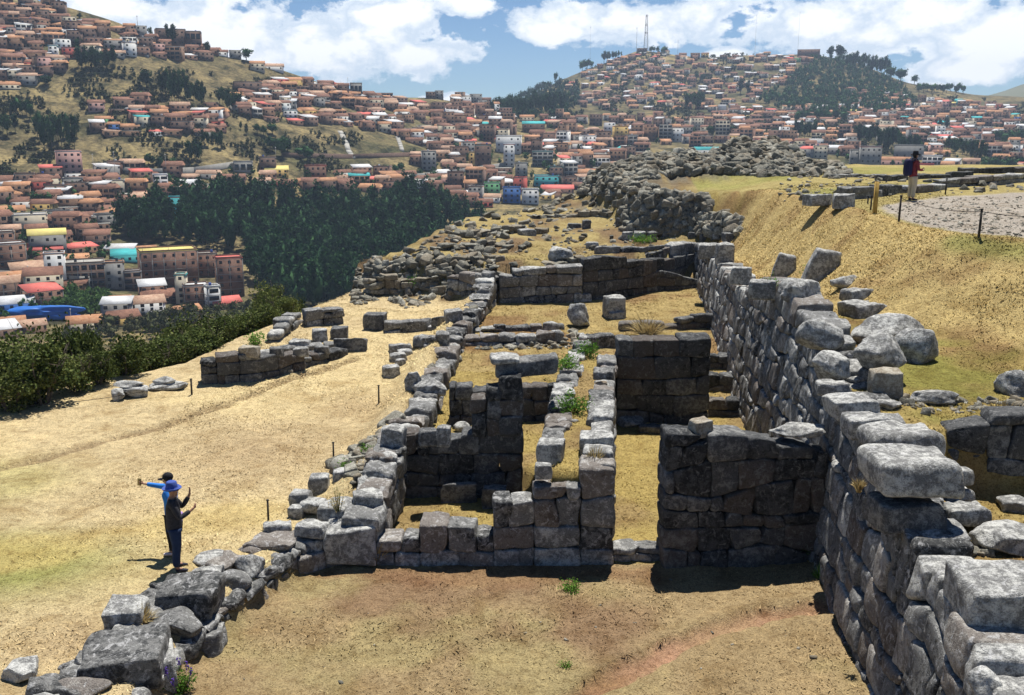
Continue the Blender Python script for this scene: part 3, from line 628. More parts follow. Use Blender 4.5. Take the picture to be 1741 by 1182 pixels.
# left boundary wall of the rooms, face towards the right (walk near to far with the body on the left)
A = Acc()
LW = [(-2.55, 17.6, 0), (-2.35, 20.9, 0), (-2.1, 24, .5), (-1.95, 27, .5), (-1.65, 32.6, .7), (-1.1, 37, .8), (-.65, 40.2, .9)]
masonry(A, LW, stepfn(0, [(0, 1.0), (1.4, 1.15), (1.8, 1.45), (4.2, 1.45), (4.6, 1.15), (9.5, 1.05), (15, 1.2), (17, 1.35), (20.5, 1.45), (21, 1.9), (23, 2.3)]), thick=.62, ch=.42, bw=(.42, .8), seed=51, r=.055, rough=.06, wob=.5, depthj=.06, capbump=.12)
wall_obj(A, 'stone_wall', 'broken left boundary wall of the rooms running back beside the dry field')
A = Acc(); front_wall(A, [(1047, 722), (1203, 722)], [(1047, 577), (1140, 577), (1197, 573)], thick=.75, ch=.52, bw=(.6, 1.05), seed=61, capbump=.02, wob=.25, zfix=0.0)
wall_obj(A, 'stone_wall', 'tall dark block wall closing the far end of the grass corridor', 'stone_dark')
for i, (a, b, c, lab) in enumerate([(1204, 1256, 708, 'lowest of the three small step walls beside the long right wall'), (1200, 1254, 664, 'middle one of the three small step walls beside the long right wall'), (1198, 1250, 628, 'uppermost of the three small step walls, beside the corridor end wall')]):
    A = Acc(); front_wall(A, [(a, c), (b, c)], [(a, c - 26), (b, c - 28 + 3 * i)], thick=.4, ch=.34, bw=(.5, .9), seed=70 + i); wall_obj(A, 'step_wall', lab, 'stone_dark', 'step wall')
A = Acc(); front_wall(A, [(1054, 563), (1140, 562), (1231, 556)], [(1054, 547), (1110, 548), (1160, 540), (1231, 532)], thick=.5, ch=.45, bw=(.8, 1.5), seed=75, r=.08)
wall_obj(A, 'stone_wall', 'single course of long dark blocks behind the corridor end wall', 'stone_dark')
A = Acc(); front_wall(A, [(986, 592), (1047, 592)], [(986, 570), (1047, 572)], thick=.6, ch=.5, bw=(.8, 1.2), seed=76, r=.12, rough=.06)
wall_obj(A, 'stone_wall', 'short rough block wall joining the grassy double wall to the dark block wall')
A = Acc(); front_wall(A, [(700, 590), (800, 589), (962, 586)], [(800, 572), (850, 566), (880, 572), (962, 561)], thick=.5, ch=.36, bw=(.5, 1.0), seed=77, r=.1, rough=.05, lod='mid')
wall_obj(A, 'stone_wall', 'low ruined cross wall of small blocks between the two middle rooms')
A = Acc(); front_wall(A, [(849, 516), (990, 514)], [(849, 462), (905, 456), (990, 450)], thick=.6, ch=.45, bw=(.6, 1.0), seed=81, lod='mid', wob=.25, capbump=.03)
wall_obj(A, 'stone_wall', 'tall dark fitted wall at the back of the middle room')
A = Acc(); front_wall(A, [(990, 512), (1060, 508), (1190, 478)], [(990, 445), (1010, 434), (1050, 436), (1062, 441), (1120, 441), (1190, 430)], thick=.6, ch=.5, bw=(.6, 1.1), seed=82, lod='mid', wob=.3, capbump=.06)
wall_obj(A, 'stone_wall', 'dark retaining wall of big blocks under the upper terrace, meeting the long right wall', 'stone_dark')
A = Acc(); front_wall(A, [(1056, 500), (1190, 490)], steps((1056, 1080, 488), (1080, 1102, 478), (1102, 1152, 459), (1152, 1190, 476)), thick=.5, ch=.4, bw=(.6, 1.0), seed=83, lod='mid')
wall_obj(A, 'stone_wall', 'short stepped wall standing in front of the dark terrace wall', 'stone_dark')
A = Acc(); front_wall(A, [(760, 500), (850, 505)], [(760, 470), (790, 462), (850, 470)], thick=.5, ch=.4, bw=(.5, .9), seed=84, lod='mid', r=.08)
wall_obj(A, 'stone_wall', 'rough block wall left of the tall fitted wall, under the rubble bank')
for i, (b_, t_, lab) in enumerate([
 ([(628, 506), (690, 500), (745, 488)], [(628, 470), (690, 470), (745, 466)], 'crumbling fieldstone terrace wall at the outer left corner of the hill edge'),
 ([(690, 456), (800, 448), (846, 446)], [(690, 446), (800, 438), (846, 437)], 'broken line of wall above the outer left terrace corner'),
 ([(740, 428), (860, 418)], [(740, 418), (860, 409)], 'second broken wall line climbing the back terrace from the left edge'),
 ([(785, 404), (880, 396), (930, 397)], [(785, 392), (880, 386), (930, 388)], 'rough terrace wall under the leftmost tip of the ridge'),
 ([(905, 372), (1040, 366)], [(905, 364), (1040, 358)], 'thin wall line high on the back terrace beneath the ridge'),
 ([(870, 462), (1000, 446)], [(870, 455), (1000, 437)], 'low wall just behind the tall fitted wall of the middle room'),
 ([(1010, 432), (1120, 430), (1186, 424)], [(1010, 424), (1060, 419), (1120, 419), (1186, 413)], 'upper course of long blocks over the dark retaining wall'),
 ([(1052, 392), (1180, 392)], [(1052, 384), (1180, 383)], 'low wall footing at the base of the rubble slope')]):
    A = Acc(); front_wall(A, b_, t_, thick=.45, ch=.26 if i != 6 else .4, bw=(.25, .7) if i != 6 else (.7, 1.4), seed=400 + i, lod='mid', wob=.6, depthj=.09, capbump=.14, r=.04, rough=.05)
    wall_obj(A, 'terrace_wall', lab, 'rub' if i != 6 else 'stone', 'terrace wall')
for i, (b_, t_, lab) in enumerate([([(474, 582), (500, 562), (515, 546)], [(474, 566), (495, 536), (515, 530)], 'jagged wall stub climbing the hill edge beside the green shrubs'), ([(432, 604), (530, 596), (600, 588)], [(432, 597), (530, 589), (600, 582)], 'half buried second wall line behind the far left wall'), ([(800, 566), (962, 562)], [(800, 558), (962, 549)], 'half buried upper cross wall between the two middle rooms')]):
    A = Acc(); front_wall(A, b_, t_, thick=.45, ch=.34, bw=(.4, .9), seed=430 + i, lod='mid', wob=.5, depthj=.08, capbump=.1, r=.05); wall_obj(A, 'stone_wall', lab)
# walls at the far left
A = Acc(); stepped_wall(A, [(344, 652), (440, 645), (500, 632), (590, 606)], [(344, 370, 612), (370, 408, 602), (408, 445, 598), (445, 475, 604), (475, 520, 602), (520, 560, 600), (560, 592, 596)], thick=.6, ch=.36, bw=(.5, 1.2), seed=85, lod='mid', capbump=.05, zfix=.68)
wall_obj(A, 'stone_wall', 'dark low wall standing alone at the far left edge of the dry field', 'stone_dark')
A = Acc(); front_wall(A, [(522, 556), (585, 550)], [(522, 527), (585, 525)], thick=.5, ch=.35, bw=(.5, .8), seed=86, lod='mid')
wall_obj(A, 'stone_wall', 'small broken wall on the hill edge above the green shrubs')
A = Acc(); front_wall(A, [(655, 566), (700, 566), (745, 556)], [(655, 545), (690, 549), (745, 540)], thick=.5, ch=.35, bw=(.5, 1.1), seed=87, lod='mid')
wall_obj(A, 'stone_wall', 'low line of dark blocks ending at the tall square block in the field')
A = Acc(); front_wall(A, [(1604, 832), (1741, 838), (1840, 842)], steps((1604, 1645, 726), (1645, 1850, 702)), thick=.6, ch=.42, bw=(.5, .95), seed=88, zfix=2.05)
wall_obj(A, 'stone_wall', 'dark wall of the small upper room at the right edge of the picture', 'stone_dark')
# terrace walls on the right skyline, behind the standing visitor
def skyline_wall(base, top, seed, label, z=5.42, mat='stone', **k):
    A = Acc(); front_wall(A, base, top, zfix=z, thick=.6, ch=.36, bw=(.6, 1.5), seed=seed, lod='mid', **k); wall_obj(A, 'terrace_wall', label, mat, 'terrace wall')
skyline_wall([(1440, 336), (1500, 334), (1560, 327), (1610, 323)], [(1440, 318), (1500, 315), (1560, 316), (1610, 311)], 90, 'low terrace wall directly behind the visitor in the red jacket')
skyline_wall([(1380, 342), (1415, 341)], [(1380, 331), (1415, 330)], 91, 'two low blocks in line left of the pale squared boulder')
skyline_wall([(1505, 308), (1610, 303), (1655, 303)], [(1505, 298), (1580, 297), (1655, 291)], 92, 'thin dark upper terrace wall level with the visitor', mat='stone_dark')
skyline_wall([(1608, 321), (1680, 316), (1790, 305)], [(1608, 307), (1640, 302), (1700, 297), (1790, 292)], 93, 'rounded block terrace wall right of the visitor')
skyline_wall([(1640, 296), (1790, 293)], [(1640, 287), (1790, 282)], 94, 'topmost terrace wall at the right edge under the town', mat='stone_dark')
skyline_wall([(1420, 304), (1510, 300)], [(1420, 297), (1510, 296)], 95, 'low pale terrace wall at the foot of the stony mound')

# ================================================================== single stones, blocks and boulders
ST = []
def place(kind, x0, x1, yt, yb, label, z=None, dk=.8, yaw=None, seed=None, mat='stone', tilt=0, name=None, cat=None, sink=.04, group=None, roll=0, cuts=12, taper=.05, r=.035):
    """kind 'b' dressed block / 'r' boulder, standing where its foot shows, sized from its outline"""
    seed = len(ST) * 13 + 5 if seed is None else seed; rs = np.random.RandomState(seed); xm = (x0 + x1) / 2
    p = P(xm, yb) if z is None else Pz(xm, yb, z); dep = depth_of(p); wd = (x1 - x0) * dep / FPX; R = math.hypot(p[0], p[1])
    V = FPX * R / dep ** 2; G = FPX * abs(HC - p[2]) / dep ** 2; dd = wd * dk
    hh = ((yb - yt) - dd * G * .8) / V
    if hh < .3 * wd: dd = min(dd, wd * .7); hh = max(.16 * wd, ((yb - yt) - dd * G * .8) / V)
    u = np.array([p[0], p[1]]) / R; c = (p[0] + u[0] * dd / 2, p[1] + u[1] * dd / 2)
    zb = p[2] if z is not None else min(p[2], gzf(*c))
    if kind == 'r': sink += .16 * hh
    if yaw is None: yaw = rs.uniform(-.3, .3)
    A = Acc(); k_ = 1 / (abs(math.cos(yaw)) + .55 * abs(math.sin(yaw)))
    if kind == 'b':
        C = jit(box_corners((0, 0, -sink), (wd / 2 * k_, dd / 2, (hh + sink) / 2), yaw, tilt, roll, taper), .03 * min(1, wd), rs)
        stone(A, jit(C, .02 * min(1, wd), rs), min(r, wd * .08), .05 * min(1, wd), 'hi', .015)
    else: rock(A, (0, 0, -sink), (wd / 2 * 1.12, dd / 2 * 1.1, (hh + sink) / 2 * 1.08), yaw, seed, 4 if wd > .25 else 3, cuts, .09, tilt=tilt)
    o = A.obj(name or ('stone_block' if kind == 'b' else 'boulder'), M[mat]); o.location = (c[0], c[1], zb)
    tag(o, label, cat or ('stone block' if kind == 'b' else 'boulder'), group or ('loose dressed blocks' if kind == 'b' else 'loose boulders')); ST.append(o); return o
# bottom left low wall: big stones on small ones (one wall)
A = Acc(); LB = [(-5.4, 10.5, 0), (-5.05, 13.2, 0), (-4.65, 15.2, 0), (-4.15, 16.5, 0), (-3.78, 17.7, 0)]
masonry(A, LB, stepfn(0, [(0, .38), (4, .42), (8, .5)]), thick=.6, ch=.34, bw=(.3, .6), seed=101, r=.11, rough=.07, wob=.5, depthj=.08)
masonry(A, [(-6.25, 10.5, .42), (-5.85, 13.2, .45), (-5.45, 15.0, .45), (-4.75, 16.6, .45)], stepfn(0, [(0, .62), (7, .68)]), thick=.5, ch=.3, bw=(.25, .55), seed=107, r=.06, rough=.07, wob=.5, depthj=.12, capbump=.1)
def bst(x0, x1, yt, yb, z, dk=.9, yaw=.1, kind='b', seed=0, tilt=0, sink=.1, r=.045):
    rs = np.random.RandomState(seed); xm = (x0 + x1) / 2; p = Pz(xm, yb, z); dep = depth_of(p); wd = (x1 - x0) * dep / FPX; R = math.hypot(p[0], p[1]); V = FPX * R / dep ** 2; G = FPX * abs(HC - p[2]) / dep ** 2
    dd = wd * dk; hh = max(.18 * wd, ((yb - yt) - dd * G * .8) / V); u = np.array([p[0], p[1]]) / R; c = (p[0] + u[0] * dd / 2, p[1] + u[1] * dd / 2, z - sink); k_ = 1 / (abs(math.cos(yaw)) + .5 * abs(math.sin(yaw)))
    if kind == 'b': stone(A, jit(box_corners(c, (wd / 2 * k_, dd / 2, (hh + sink) / 2), yaw, tilt), .06, rs), r, .06, 'hi', .02)
    else: rock(A, c, (wd / 2, dd / 2, (hh + sink) / 2 * 1.05), yaw, seed, 4, 8, .08)
for i, b in enumerate([(90, 190, 1130, 1200, .45, .8, .1, 'r'), (143, 285, 1068, 1165, .45, .9, .15, 'b'), (195, 262, 1145, 1200, .2, .8, 0, 'r'), (255, 352, 1020, 1092, .42, .9, .1, 'r'), (240, 300, 1090, 1180, .1, 1.2, .3, 'b'), (275, 378, 978, 1050, .42, .8, 0, 'b'), (330, 382, 1062, 1105, .1, 1, .2, 'b'),
                       (356, 428, 962, 1010, .42, .9, .1, 'r'), (372, 400, 1005, 1045, .1, 1, .2, 'r'), (398, 455, 935, 985, .42, .9, 0, 'r'), (400, 450, 922, 945, .5, 1, 0, 'r'), (330, 400, 940, 965, .5, .9, 0, 'r'), (430, 500, 908, 935, .5, .9, 0, 'b'), (440, 480, 955, 985, .15, .8, .2, 'b'), (258, 300, 998, 1035, .45, .8, 0, 'r'), (150, 190, 1075, 1100, .5, .8, 0, 'r'), (100, 140, 1115, 1140, .5, .8, 0, 'r'), (455, 492, 925, 960, .1, .9, .1, 'b')]):
    bst(*b, seed=200 + i)
wall_obj(A, 'stone_wall', 'low wall of big sun bleached stones in the left foreground, below the two visitors')
# loose and standing stones, labelled one by one
L_ = [
 ('r', 14, 76, 1112, 1162, 'round pale boulder alone in the bottom left corner of the field', dict(dk=.9)),
 ('b', 184, 252, 1012, 1072, 'tilted dark block leaning out of the field behind the foreground wall', dict(dk=.9, tilt=.15)),
 ('b', 486, 556, 905, 964, 'flat faced grey block at the left end of the front wall', dict(dk=.6, z=0, yaw=.05)),
 ('b', 555, 642, 880, 958, 'large round shouldered block next to the left end of the front wall', dict(dk=.75, z=.08, yaw=.1)),
 ('b', 505, 560, 885, 912, 'flat pale slab lying behind the left end of the front wall', dict(dk=1.1, z=.6)),
 ('b', 448, 498, 884, 907, 'low dark block at the foot of the tallest wall side stake', dict(dk=.6)),
 ('b', 494, 530, 832, 862, 'small cube like block leftmost on the ruined wall end', dict(dk=.8, z=.6)),
 ('b', 492, 518, 858, 882, 'small dark block under the cube like block on the ruined wall end', dict(dk=.8, z=.5)),
 ('r', 514, 560, 836, 872, 'cracked grey boulder on the ruined wall end', dict(dk=1.0, z=.6)),
 ('b', 545, 634, 848, 890, 'largest flat slab on the ruined wall end, with a dry stalk growing by it', dict(dk=1.1, z=.62)),
 ('b', 600, 652, 832, 905, 'upright weathered block at the right corner of the ruined wall end', dict(dk=.7, z=.4)),
 ('b', 527, 560, 805, 838, 'dark block at left of a row of three above the flat slab', dict(dk=.8, z=.62)),
 ('b', 566, 594, 797, 832, 'dark block in the middle of a row of three above the flat slab', dict(dk=.8, z=.62)),
 ('b', 592, 620, 797, 828, 'dark block at right of a row of three above the flat slab', dict(dk=.8, z=.65)),
 ('b', 622, 668, 812, 858, 'dark corner block where the left boundary wall starts', dict(dk=.8, z=.5)),
 ('b', 640, 676, 770, 815, 'pale tapering block on the near end of the left boundary wall', dict(dk=.7, z=.9)),
 ('b', 648, 690, 722, 775, 'bleached square block topping the left boundary wall', dict(dk=.7, z=1.15)),
 ('b', 712, 744, 728, 758, 'small dark block on the left end of the dark back wall', dict(dk=.7, z=1.45, mat='stone_dark')),
 ('b', 742, 766, 724, 757, 'narrow block beside the small dark block on the dark back wall', dict(dk=.8, z=1.45)),
 ('b', 752, 811, 819, 856, 'dark smooth slab standing on edge in the first room', dict(dk=.25, z=0, yaw=0, mat='stone_dark', r=.02)),
 ('b', 820, 861, 826, 866, 'dark cube of stone standing on the grass of the first room', dict(dk=.6, z=0, yaw=-.1, mat='stone_dark', r=.02)),
 ('r', 773, 800, 716, 734, 'white stone lying on the grass left of the door pillar', dict(dk=.8, z=.5)),
 ('b', 912, 960, 746, 788, 'squat grey block on the left edge of the grassy double wall', dict(dk=.8, z=1.7)),
 ('b', 985, 1043, 732, 778, 'long pale block on the right edge of the grassy double wall', dict(dk=.8, z=1.75)),
 ('b', 990, 1043, 758, 792, 'slanting dark ended block just above the tall corner block', dict(dk=.8, z=1.75, tilt=.1)),
 ('b', 910, 937, 787, 812, 'small pale block near the near end of the grassy double wall', dict(dk=.8, z=1.7)),
 ('r', 998, 1043, 690, 727, 'rounded dark fronted boulder on the right of the grassy double wall', dict(dk=.8, z=1.75)),
 ('r', 968, 984, 712, 721, 'small dark stone in the grass on top of the double wall', dict(dk=.8, z=1.75)),
 ('r', 1012, 1031, 645, 660, 'small reddish stone on the grassy double wall', dict(dk=.8, z=1.75, mat='stone_warm')),
 ('b', 1172, 1209, 710, 741, 'small tan cube of stone on top of the tall square wall', dict(dk=.8, z=2.55, mat='stone_warm', yaw=.4, r=.02)),
 ('r', 1310, 1395, 727, 742, 'flat pale slab on top of the tall square wall by the long right wall', dict(dk=.6, z=2.5)),
 ('r', 1146, 1206, 684, 716, 'dark block at the foot of the corridor end wall', dict(dk=.7, z=.05, mat='stone_dark')),
 ('r', 1052, 1092, 703, 728, 'rounded brown boulder at the left foot of the corridor end wall', dict(dk=.8, z=0)),
 ('b', 1084, 1140, 722, 736, 'long low dark stone across the corridor', dict(dk=.5, z=0, mat='stone_dark')),
 ('r', 1328, 1362, 935, 957, 'small pale stone with grass round it at the foot of the long wall', dict(dk=.8, z=0)),
 ('r', 688, 716, 626, 668, 'leaning rounded slab standing left of the long rounded boulder', dict(dk=.5, tilt=.2)),
 ('r', 706, 760, 642, 672, 'long rounded boulder on the left boundary wall', dict(dk=.6, z=1.0)),
 ('b', 741, 764, 563, 590, 'leaning dark block at the edge of the field below the boundary wall', dict(dk=.6, tilt=.3)),
 ('b', 755, 786, 525, 548, 'squared block on the far part of the left boundary wall', dict(dk=.8)),
 ('r', 966, 1007, 514, 558, 'large upright rounded stone standing between the middle rooms', dict(dk=.8, cuts=14)),
 ('b', 1026, 1061, 502, 541, 'layered standing stone right of the upright rounded stone', dict(dk=.9)),
 ('b', 1034, 1061, 529, 543, 'small step block at the foot of the layered standing stone', dict(dk=.6)),
 ('r', 1026, 1053, 455, 478, 'grey rock perched on a small heap before the terrace wall', dict(dk=.8, z=1.2)),
 ('r', 1012, 1034, 466, 484, 'dark stone at the left of the small heap before the terrace wall', dict(dk=.8)),
 ('r', 1032, 1053, 478, 488, 'flat brown stone at the foot of the small heap', dict(dk=.8)),
 ('b', 988, 1012, 474, 486, 'pale squared stone, topmost in the row left of the small heap', dict(dk=.9)),
 ('b', 984, 1012, 488, 500, 'dark fronted stone in the row left of the small heap', dict(dk=.9)),
 ('b', 978, 1004, 498, 514, 'pale flat stone, lowest in the row left of the small heap', dict(dk=.9)),
 ('r', 929, 971, 412, 448, 'big grey boulder alone on the upper terrace', dict(dk=.8)),
 ('b', 996, 1017, 411, 422, 'small light block on the upper terrace right of the big boulder', dict(dk=.7)),
 ('b', 966, 990, 380, 389, 'dark block at left of a pair near the top of the terrace', dict(dk=.6, mat='stone_dark')),
 ('b', 990, 1004, 374, 390, 'taller dark block at right of a pair near the top of the terrace', dict(dk=.7, mat='stone_dark')),
 ('b', 1046, 1069, 370, 384, 'dark square block at the foot of the rubble slope', dict(dk=.6, mat='stone_dark')),
 ('b', 880, 910, 389, 402, 'pale squared block left of the dark pair on the terrace', dict(dk=.8)),
 ('b', 620, 657, 531, 562, 'tall square dark block at the end of the low line of blocks', dict(dk=.7, mat='stone_dark')),
 ('b', 563, 592, 554, 577, 'dark cube of stone between the trough shaped block and the far left wall', dict(dk=.7, mat='stone_dark')),
 ('b', 570, 625, 574, 597, 'long dark trough shaped block with a clean upper edge', dict(dk=.35, mat='stone_dark', yaw=0, r=.02)),
 ('b', 530, 558, 558, 581, 'pale flat topped stone left of the dark cube', dict(dk=.8)),
 ('b', 494, 528, 576, 596, 'pointed flat stone behind the far left wall', dict(dk=.8)),
 ('b', 408, 442, 587, 606, 'brown square block standing on the far left wall', dict(dk=.6, z=1.40, mat='stone_warm')),
 ('b', 460, 483, 590, 606, 'small dark block on the middle of the far left wall', dict(dk=.6, z=1.25, mat='stone_dark')),
 ('b', 500, 525, 590, 606, 'light topped block on the right half of the far left wall', dict(dk=.6, z=1.12)),
 ('b', 536, 560, 588, 602, 'square dark block on the right end of the far left wall', dict(dk=.6, z=.97, mat='stone_dark')),
 ('r', 188, 214, 658, 682, 'white pointed stone beside the double boulder at the field edge', dict(dk=.8, cuts=16)),
 ('r', 206, 250, 650, 677, 'rounded double boulder at the left edge of the field', dict(dk=.9)),
 ('r', 196, 240, 644, 661, 'flat capstone lying on the rounded double boulder', dict(dk=.8, z=.86)),
 ('r', 255, 325, 645, 664, 'long flat weathered rock between double boulder and the stake', dict(dk=.5)),
 ('r', 262, 300, 638, 656, 'flat stone lying on the long weathered rock', dict(dk=.6, z=.74)),
 ('b', 490, 498, 628, 635, 'tiny red brown block in the grass by the far left wall', dict(dk=.8, mat='stone_warm')),
 ('b', 660, 702, 583, 601, 'uppermost of the row of fallen blocks in the field', dict(dk=.6, yaw=.3)),
 ('b', 676, 702, 592, 606, 'second block from the top in the row of fallen blocks', dict(dk=.7, yaw=.3)),
 ('b', 662, 692, 600, 616, 'third block from the top in the row of fallen blocks', dict(dk=.7, yaw=.3)),
 ('b', 672, 690, 610, 622, 'small fourth block in the row of fallen blocks', dict(dk=.7, yaw=.3)),
 ('b', 651, 680, 620, 643, 'lowest and largest of the row of fallen blocks in the field', dict(dk=.8, yaw=.3)),
 # right hand side
 ('b', 1305, 1360, 430, 474, 'left one of the two upright pointed boulders with green weeds between', dict(dk=.5, taper=.42, r=.12, roll=.1, sink=.3)),
 ('b', 1366, 1430, 421, 474, 'right one of the two upright pointed boulders, leaning to the right', dict(dk=.5, taper=.35, r=.12, roll=.18, sink=.3)),
 ('r', 1414, 1458, 464, 491, 'rounded boulder at the foot of the two pointed boulders', dict(dk=.7)),
 ('b', 1429, 1486, 489, 513, 'flat slab, farthest of the row leading to the giant boulders', dict(dk=.9, yaw=.3)),
 ('b', 1430, 1500, 509, 540, 'angular dark sided slab in front of the giant boulders', dict(dk=.8, yaw=.3)),
 ('r', 1440, 1562, 526, 588, 'broad flat topped giant boulder behind the other two', dict(dk=.8)),
 ('r', 1448, 1540, 548, 624, 'dark fronted giant boulder propped on a square block', dict(dk=.8, z=3.6)),
 ('r', 1520, 1602, 548, 620, 'light grey giant boulder at the right of the group', dict(dk=.8)),
 ('b', 1476, 1527, 622, 676, 'squared brown block propping the giant dark fronted boulder', dict(dk=.7, mat='stone_warm')),
 ('r', 1438, 1468, 637, 656, 'small grey stone left of the squared brown block', dict(dk=.8)),
 ('r', 1484, 1536, 672, 698, 'flat pale stone lying on the edge of the upper terrace', dict(dk=.7)),
 ('r', 1551, 1622, 655, 690, 'low dark wedge shaped boulder on the green grass', dict(dk=.7, cuts=16)),
 ('r', 1697, 1775, 620, 676, 'round grey boulder cut by the right edge of the picture', dict(dk=.8)),
 ('b', 1415, 1453, 328, 355, 'pale squared boulder on the lip of the ochre slope', dict(dk=.8)),
 ('b', 1263, 1300, 358, 394, 'squared grey block at the bottom corner of the ochre slope', dict(dk=.7, z=3.35)),
 ('b', 1228, 1264, 394, 414, 'dark fronted block where the long right wall ends', dict(dk=.7, z=3.0, mat='stone_dark')),
 ('b', 1466, 1612, 752, 842, 'huge pale rounded capstone hanging over the long right wall', dict(dk=.85, z=3.05, yaw=.05, r=.16)),
 ('b', 1460, 1590, 716, 775, 'long pale topped block behind the huge capstone', dict(dk=.8, z=3.0, yaw=.05, r=.1)),
 ('b', 1478, 1588, 832, 905, 'dark block directly under the huge capstone', dict(dk=.7, z=2.5, yaw=.05, mat='stone_dark')),
 ('b', 1612, 1780, 938, 1118, 'tall dark fronted block in the bottom right corner', dict(dk=.75, z=1.95, yaw=-.05, taper=.02)),
 ('r', 1642, 1700, 1118, 1200, 'pale worn stone below the tall block in the bottom right corner', dict(dk=.9, z=2.0)),
 ('r', 1650, 1775, 872, 942, 'layered dark boulder behind the tall corner block', dict(dk=.7, z=2.05, cuts=14)),
 ('b', 1696, 1770, 842, 872, 'flat pale block at the right edge by the layered boulder', dict(dk=.6, z=2.05)),
 ('b', 1600, 1650, 790, 822, 'small light block right of the huge capstone', dict(dk=.7, z=2.6)),
 ('b', 1590, 1650, 822, 850, 'pale paving like stone beside the small yellow room', dict(dk=1.2, z=2.3)),
 ('b', 1598, 1672, 850, 890, 'broad pale paving like stone nearest the small yellow room', dict(dk=1.0, z=2.15)),
 ('r', 1560, 1610, 914, 935, 'flat weathered stone in the dry weeds above the long wall', dict(dk=.7, z=2.25)),
 ('r', 1380, 1440, 594, 645, 'cracked rounded block projecting from the long right wall', dict(dk=.8, z=3.35)),
 ('r', 1356, 1428, 532, 592, 'smooth dark hump backed boulder on the long right wall', dict(dk=.8, z=3.7, cuts=7)),
 ('r', 1318, 1392, 472, 510, 'broad dark rounded boulder on the highest part of the long wall', dict(dk=.7, z=4.0, cuts=7)),
 ('b', 1270, 1318, 474, 510, 'round shouldered block where the long wall steps up', dict(dk=.7, z=3.7)),
 ('b', 1386, 1440, 645, 670, 'flat pale slab capping the long right wall', dict(dk=.8, z=3.2)),
 ('b', 1404, 1484, 668, 712, 'long pale topped block capping the long right wall', dict(dk=.8, z=3.1, yaw=.1)),
 ('b', 1432, 1508, 697, 745, 'dark fronted block just behind the long pale topped block', dict(dk=.7, z=3.0, yaw=.05)),
 ('b', 1240, 1278, 452, 482, 'grey block on the far half of the long right wall', dict(dk=.7, z=3.2)),
 ('b', 1216, 1246, 412, 450, 'square dark block standing at the far end of the long right wall', dict(dk=.7, z=2.8)),
 ('b', 1186, 1216, 414, 440, 'last block of the long right wall, left of the square dark block', dict(dk=.7, z=2.7)),
]
for k, x0, x1, yt, yb, lab, kw in L_: place(k, x0, x1, yt, yb, lab, **kw)
# the lintel across the doorway
A = Acc(); p0 = Pz(845, 655, 2.35); R0 = 21.3
a = PR(849, 640, R0); b = PR(946, 640, R0 + .6); C = np.zeros((2, 2, 2, 3)); th = PR(849, 612, R0)[2] - a[2]
for i, q in ((0, a), (1, b)):
    for j in (0, 1):
        for k in (0, 1): C[i, j, k] = (q[0] + (0 if i else -.05), q[1] + .55 * j, a[2] - .09 + th * k)
stone(A, C, .05, .03, 'hi', .02); o = A.obj('door_lintel', M['stone_dark'], origin=C.reshape(-1, 3).min(0)); tag(o, 'long dark stone lintel lying across the doorway, white spots on it', 'lintel')
A = Acc(); stone(A, jit(box_corners((a[0] + .12, a[1] + .15 + .2, a[2] + th - .10), (.3, .35, .06), .05), .02, np.random.RandomState(3)), .04, .02, 'hi', .02)
tag(A.obj('cap_slab', M['stone'], origin=tuple(C[0, 0, 0])), 'thin pale slab on the left end of the door lintel', 'stone slab')
# small blocks in rows on the upper terrace: individually standing stones
rs = np.random.RandomState(77)
rows = [(1052, 1232, 8, 408, 'front row of small blocks before the rubble slope'), (1060, 1240, 8, 397, 'rear row of small blocks before the rubble slope')]
ordn = ['first', 'second', 'third', 'fourth', 'fifth', 'sixth', 'seventh', 'eighth', 'ninth', 'tenth', 'eleventh', 'twelfth', 'thirteenth', 'fourteenth', 'fifteenth', 'sixteenth', 'seventeenth', 'eighteenth', 'nineteenth', 'twentieth'] + ['twenty-' + q for q in ('first', 'second', 'third', 'fourth', 'fifth', 'sixth', 'seventh', 'eighth', 'ninth')] + ['thirtieth']
for (x0, x1, n, yb, g) in rows:
    for i in range(n):
        xa = x0 + (x1 - x0) * (i + rs.uniform(0, .25)) / n; wdp = rs.uniform(13, 22); hp = rs.uniform(10, 16)
        place('b', xa, xa + wdp, yb - hp, yb + rs.uniform(-2, 3), '%s block from the left in the %s' % (ordn[i], g), dk=.7, mat=rs.choice(['stone', 'stone_dark']), group='small blocks below the rubble slope')
# ------------------------------------------------------------------ rubble (uncountable): one object per heap
def rubble(name, label, n, region, size, mat='stone', seed=1, sub=1, sizek=1.0, dens=None, cat='rubble'):
    rs = np.random.RandomState(seed); A = Acc(); k = 0; tries = 0; xs = [a for a, b in region]; ysr = [b for a, b in region]
    while k < n and tries < n * 8:
        tries += 1; x = rs.uniform(min(xs), max(xs)); y = rs.uniform(min(ysr), max(ysr))
        if not inpoly(x, y, region): continue
        p = P(x, y)
        if p[1] > 72: continue
        s = size[0] + (size[1] - size[0]) * rs.rand() ** 3
        hv = np.array([s * rs.uniform(.8, 1.6), s * rs.uniform(.6, 1.1), s * rs.uniform(.35, .85)])
        C = jit(box_corners((p[0], p[1], p[2] - hv[2] * rs.uniform(.6, 1.2)), hv, rs.uniform(0, 3.1), rs.uniform(-.5, .5), rs.uniform(-.5, .5), rs.uniform(0, .35)), s * .28, rs)
        vv, ff = CG['lo'] if s > .09 else (BOXV, BOXF); q_ = vv * (1 - .10 * ((np.abs(vv) > .9).sum(1, keepdims=True) > 1)); A.add(trilin(q_, C) + rs.uniform(-.05, .05, (len(vv), 3)) * s, ff); k += 1
    o = A.obj(name, M[mat], smooth=False); tag(o, label, cat, None, 'stuff'); return o
